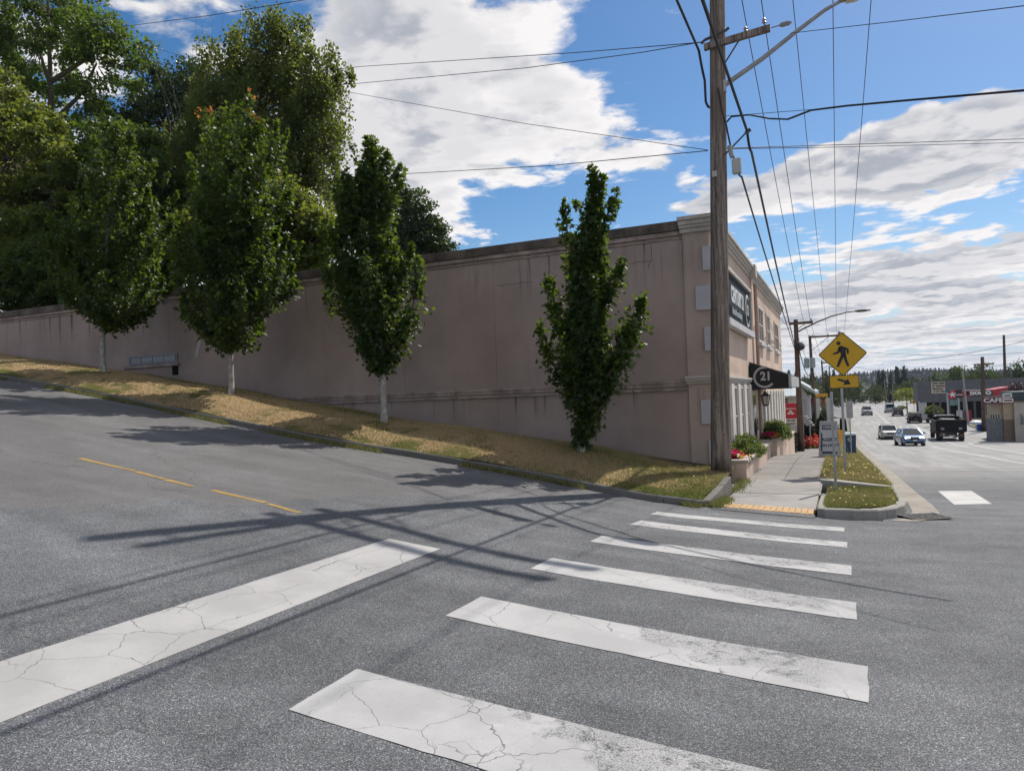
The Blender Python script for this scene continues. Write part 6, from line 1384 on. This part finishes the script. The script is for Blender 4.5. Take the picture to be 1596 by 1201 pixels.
# ------------------------------------------------------------------ far trees
PROTO = {}
def proto(kind_, seed):
    global RNG
    RNG = np.random.default_rng(seed); n = 1500
    if kind_ == 'conifer':
        z = RNG.beta(1, 1.5, n); lay = np.floor(z*11)/11+RNG.uniform(0, .05, n); r = (1-lay)*.36*(1-.6*(z-np.floor(z*11)/11)*11)+.015; a = RNG.uniform(0, 6.283, n); f = RNG.uniform(.25, 1, n)**.6*(1+.25*np.sin(a*3+lay*40)); C = np.stack([np.cos(a)*r*f, np.sin(a)*r*f, .06+lay*.94], 1); O = np.stack([np.cos(a), np.sin(a), 0*a-.2], 1); sz = .06
    elif kind_ == 'clipped':
        d = RNG.normal(0, 1, (n, 3)); d /= np.linalg.norm(d, axis=1)[:, None]; C = d*np.array([.62, .62, .30])*(RNG.uniform(.4, 1, n)**.3)[:, None]; C[:, 2] = np.clip(C[:, 2], -.22, .4)+.72; O = d; sz = .06
    else:
        bl = [(RNG.normal(0, .22), RNG.normal(0, .22), RNG.uniform(.38, .82), RNG.uniform(.17, .30)) for _ in range(9)]; Cs = []; O = []
        for (x, y, zc_, r) in bl:
            m = n//9; d = RNG.normal(0, 1, (m, 3)); d /= np.linalg.norm(d, axis=1)[:, None]; Cs.append(np.array([x, y, zc_])+d*r*(RNG.uniform(.3, 1, m)**.4)[:, None]*np.array([1, 1, .8])); O.append(d)
        C = np.concatenate(Cs); O = np.concatenate(O); sz = .055
    lf = {'conifer': L_CON, 'clipped': L_YEL, 'broad': L_FAR, 'dark': L_DRK}[kind_]
    o = leaf_mesh('crown', C, sz, lf, None, .4, O, .1, .9); me = o.data; bpy.data.objects.remove(o)
    t = MB().tube([(0, 0, -.15), (0, 0, .3), (0, 0, .8)], [.03, .024, .008], 6); tm = t.obj('trunk', BARK); tme = tm.data; bpy.data.objects.remove(tm)
    return me, tme
for kd in ('conifer', 'broad', 'dark', 'clipped'): PROTO[kd] = [proto(kd, 200+i+hash(kd[0]) % 1 + len(kd)*10) for i in range(3 if kd != 'clipped' else 1)]
rt = random.Random(9)
def far_tree(name, label, kd, px, ytop, ybot, Y, wpx, group):
    b = at(px, ybot, Y); tp = at(px, ytop, Y); H = tp.z-b.z; w = wpx*px2m(Y, px, ybot)/{'conifer': .5, 'broad': 1.0, 'dark': 1.0, 'clipped': 1.2}[kd]
    t = thing(name, label, 'tree', (b.x, Y, b.z), rt.uniform(0, 6.28), group); cm, tm = rt.choice(PROTO[kd])
    c = link('crown', cm, t); c.scale = (w, w, H); k_ = link('trunk', tm, t); k_.scale = (H, H, H); return t
FG = {'conifer': 'far conifers beyond the street', 'broad': 'far leafy trees beyond the street', 'dark': 'far dark trees beyond the street', 'clipped': None}
far_tree('clipped_tree', 'clipped round yellow green tree on a short trunk beside the far pole', 'clipped', 1414, 605, 640, 150, 34, None)
LIST = [('conifer', 1400, 570, 628, 330, 15), ('conifer', 1411, 569, 628, 330, 16), ('conifer', 1390, 578, 628, 350, 12), ('conifer', 1371, 578, 625, 360, 12), ('conifer', 1378, 576, 625, 350, 14), ('conifer', 1458, 580, 622, 300, 16), ('conifer', 1450, 586, 620, 310, 10),
        ('dark', 1488, 565, 640, 180, 44), ('dark', 1508, 566, 640, 182, 40), ('dark', 1475, 575, 640, 190, 34), ('dark', 1545, 562, 640, 165, 38), ('dark', 1558, 570, 640, 168, 30), ('broad', 1585, 560, 640, 170, 36), ('broad', 1604, 558, 640, 170, 40), ('broad', 1524, 578, 640, 178, 30), ('dark', 1532, 563, 640, 175, 26),
        ('broad', 1358, 598, 634, 250, 30), ('broad', 1371, 602, 634, 245, 28), ('broad', 1345, 605, 634, 255, 26), ('broad', 1388, 600, 636, 240, 24), ('broad', 1332, 596, 634, 240, 26), ('broad', 1322, 585, 634, 230, 26), ('broad', 1310, 590, 640, 215, 26), ('dark', 1338, 590, 630, 280, 24),
        ('broad', 1420, 588, 634, 230, 26), ('broad', 1432, 584, 630, 240, 22), ('dark', 1408, 590, 634, 260, 20), ('broad', 1443, 592, 630, 220, 22), ('broad', 1365, 612, 634, 230, 22),
        ('broad', 1298, 585, 650, 180, 30), ('broad', 1286, 580, 650, 170, 28), ('dark', 1275, 588, 650, 160, 28), ('broad', 1262, 592, 660, 140, 32), ('dark', 1250, 580, 650, 175, 30), ('broad', 1238, 586, 650, 150, 34), ('dark', 1225, 578, 650, 190, 40), ('broad', 1215, 585, 650, 170, 40), ('conifer', 1244, 574, 640, 300, 14), ('conifer', 1232, 575, 640, 300, 14), ('conifer', 1268, 572, 640, 320, 16), ('conifer', 1290, 576, 640, 330, 14), ('conifer', 1302, 574, 640, 340, 14)]
POSW = {'conifer': ['tall thin', 'dark pointed', 'narrow'], 'broad': ['mid green rounded', 'light green bushy', 'spreading'], 'dark': ['deep green', 'dense dark', 'shadowy']}
def where_(px): return ('left of the yellow signs' if px < 1278 else 'behind the yellow diamond sign' if px < 1345 else 'at the far end of the road' if px < 1400 else 'left of the grey mansard roof' if px < 1460 else 'behind the grey mansard roof')
KIND_ = {'conifer': 'pointed dark conifers', 'broad': 'rounded green trees', 'dark': 'dense dark green trees'}; ORD = ['leftmost', 'second from left', 'third from left', 'fourth from left', 'fifth from left', 'sixth from left', 'seventh from left']
fam = {}
for e in sorted(LIST, key=lambda e: e[1]): fam.setdefault((e[0], where_(e[1])), []).append(e)
for (kd, wh), es in fam.items():
    for i, (kd, px, yt, yb, Y, w) in enumerate(es):
        lb = ('%s of the %s standing %s' % ('rightmost' if i == len(es)-1 else ORD[i], KIND_[kd], wh)) if len(es) > 1 else '%s standing alone %s' % (KIND_[kd][:-1], wh)
        far_tree('conifer' if kd == 'conifer' else 'broadleaf_tree', lb, kd, px, yt, yb, Y, w, '%s, %s' % (FG[kd], wh))
for i, (px, py, Y, rx, ry, lb) in enumerate([(1455, 638, 122, 12, 5.5, 'clipped green hedge in front of the grey mansard roofed building'), (1404, 636, 185, 10, 3, 'low shrubs at the foot of the clipped round tree')]):
    c = at(px, py, Y); kk = px2m(Y, px, py); shrub(lb, (c.x, Y, c.z-ry*kk), (rx*kk, 1.6, ry*kk*2), L_BOX, 90+i, 2000, .25, 'hedge', 'hedge')
shrub('purple leaved tree crown above the red band behind the cafe', (at(1588, 612, 95).x, 95, at(1588, 618, 95).z-.8), (1.5, 1.5, 2.3), leafmat('plum_leaf', (.025, .012, .018), (.06, .025, .035), (.08, .03, .04), .2), 95, 1500, .2, 'tree', 'plum_tree')
# distant house roofs at the end of the road
for (px, py, w, Y, lb) in ((1399, 606, 13, 300, 'pale far house with a grey roof below the pair of conifers'), (1388, 622, 8, 260, 'small cream far house at the end of the road')):
    c = at(px, py+10, Y); k = px2m(Y, px, py); h = thing('far_house', lb, 'house', (c.x, Y, c.z-2)); MB().box(-w*k/2, w*k/2, 0, 7, -1, 5*k+2).obj('wall', WPN, h)
    MB().prism([(-w*k/2-.5, 5*k+2), (w*k/2+.5, 5*k+2), (0, 10*k+2)], -.5, 7.5, 'xz').obj('roof', MATS['transformer_grey'], h)
    for i in range(3): MB().box(-w*k/2+.5+i*w*k/3, -w*k/2+1.3+i*w*k/3, -.06, -.01, 3, 4.4).obj('window', DWN, h)

# ------------------------------------------------------------------ wooded hills
def ridge(name, Yc, half, x0, x1, hfun, m, st=25):
    X = np.arange(x0, x1, st); Y = np.arange(Yc-half, Yc+half+1, half/9); XX, YY = np.meshgrid(X, Y)
    prof = np.clip(1-((YY-Yc)/half)**2, 0, 1)**.8; Z = -6+hfun(XX)*prof
    hh = np.random.default_rng(5).normal(0, 1, XX.shape)
    Z = Z+hh*prof*1.6
    nx = len(X); V = np.stack([XX.ravel(), YY.ravel(), Z.ravel()], 1); F = [(j*nx+i, j*nx+i+1, (j+1)*nx+i+1, (j+1)*nx+i) for j in range(len(Y)-1) for i in range(nx-1)]
    return kind(mesh(name, V, F, m, None), 'structure'), (X, Y, Z)
HILL = mat('wooded_hill', (.020, .032, .018), .95, .4, .02, 1.5, .12); 
hf = lambda X: 19+5*np.sin(X*.006+1)+4*np.sin(X*.017)+np.clip((-X)*.008, 0, 9)
ridge('hills', 1500, 380, -2600, 3200, hf, HILL)
RNG = np.random.default_rng(77); n = 5200; X = RNG.uniform(-500, 1100, n); Y = RNG.uniform(1150, 1500, n); pf = np.clip(1-((Y-1500)/380)**2, 0, 1)**.8; Z = -6+hf(X)*pf
V = []
for x, y, z in zip(X, Y, Z):
    h = RNG.uniform(5, 11); w = h*RNG.uniform(.22, .4); a = RNG.uniform(0, 2)
    for k in range(3):
        a1, a2 = a+k*2.094, a+(k+1)*2.094; V.append([(x+w*math.cos(a1), y+w*math.sin(a1), z-1), (x+w*math.cos(a2), y+w*math.sin(a2), z-1), (x, y, z+h)])
kind(raw_tris('hill_forest', np.array(V), L_CON, np.repeat(RNG.uniform(0, 1, n), 3)), 'stuff')
# the air
hzm = bpy.data.materials.new('air'); hzm.use_nodes = True; t = NT(hzm.node_tree); t.n.clear(); o = t.node('ShaderNodeOutputMaterial')
v = t.node('ShaderNodeVolumePrincipled'); v.inputs['Color'].default_value = (.72, .82, 1.0, 1); v.inputs['Density'].default_value = HAZE; v.inputs['Anisotropy'].default_value = .2
t.l.new(v.outputs[0], o.inputs['Volume'])
if HAZE > 0: kind(MB().box(-9500, 9500, -700, 9500, -13, 66).obj('haze', hzm), 'stuff')
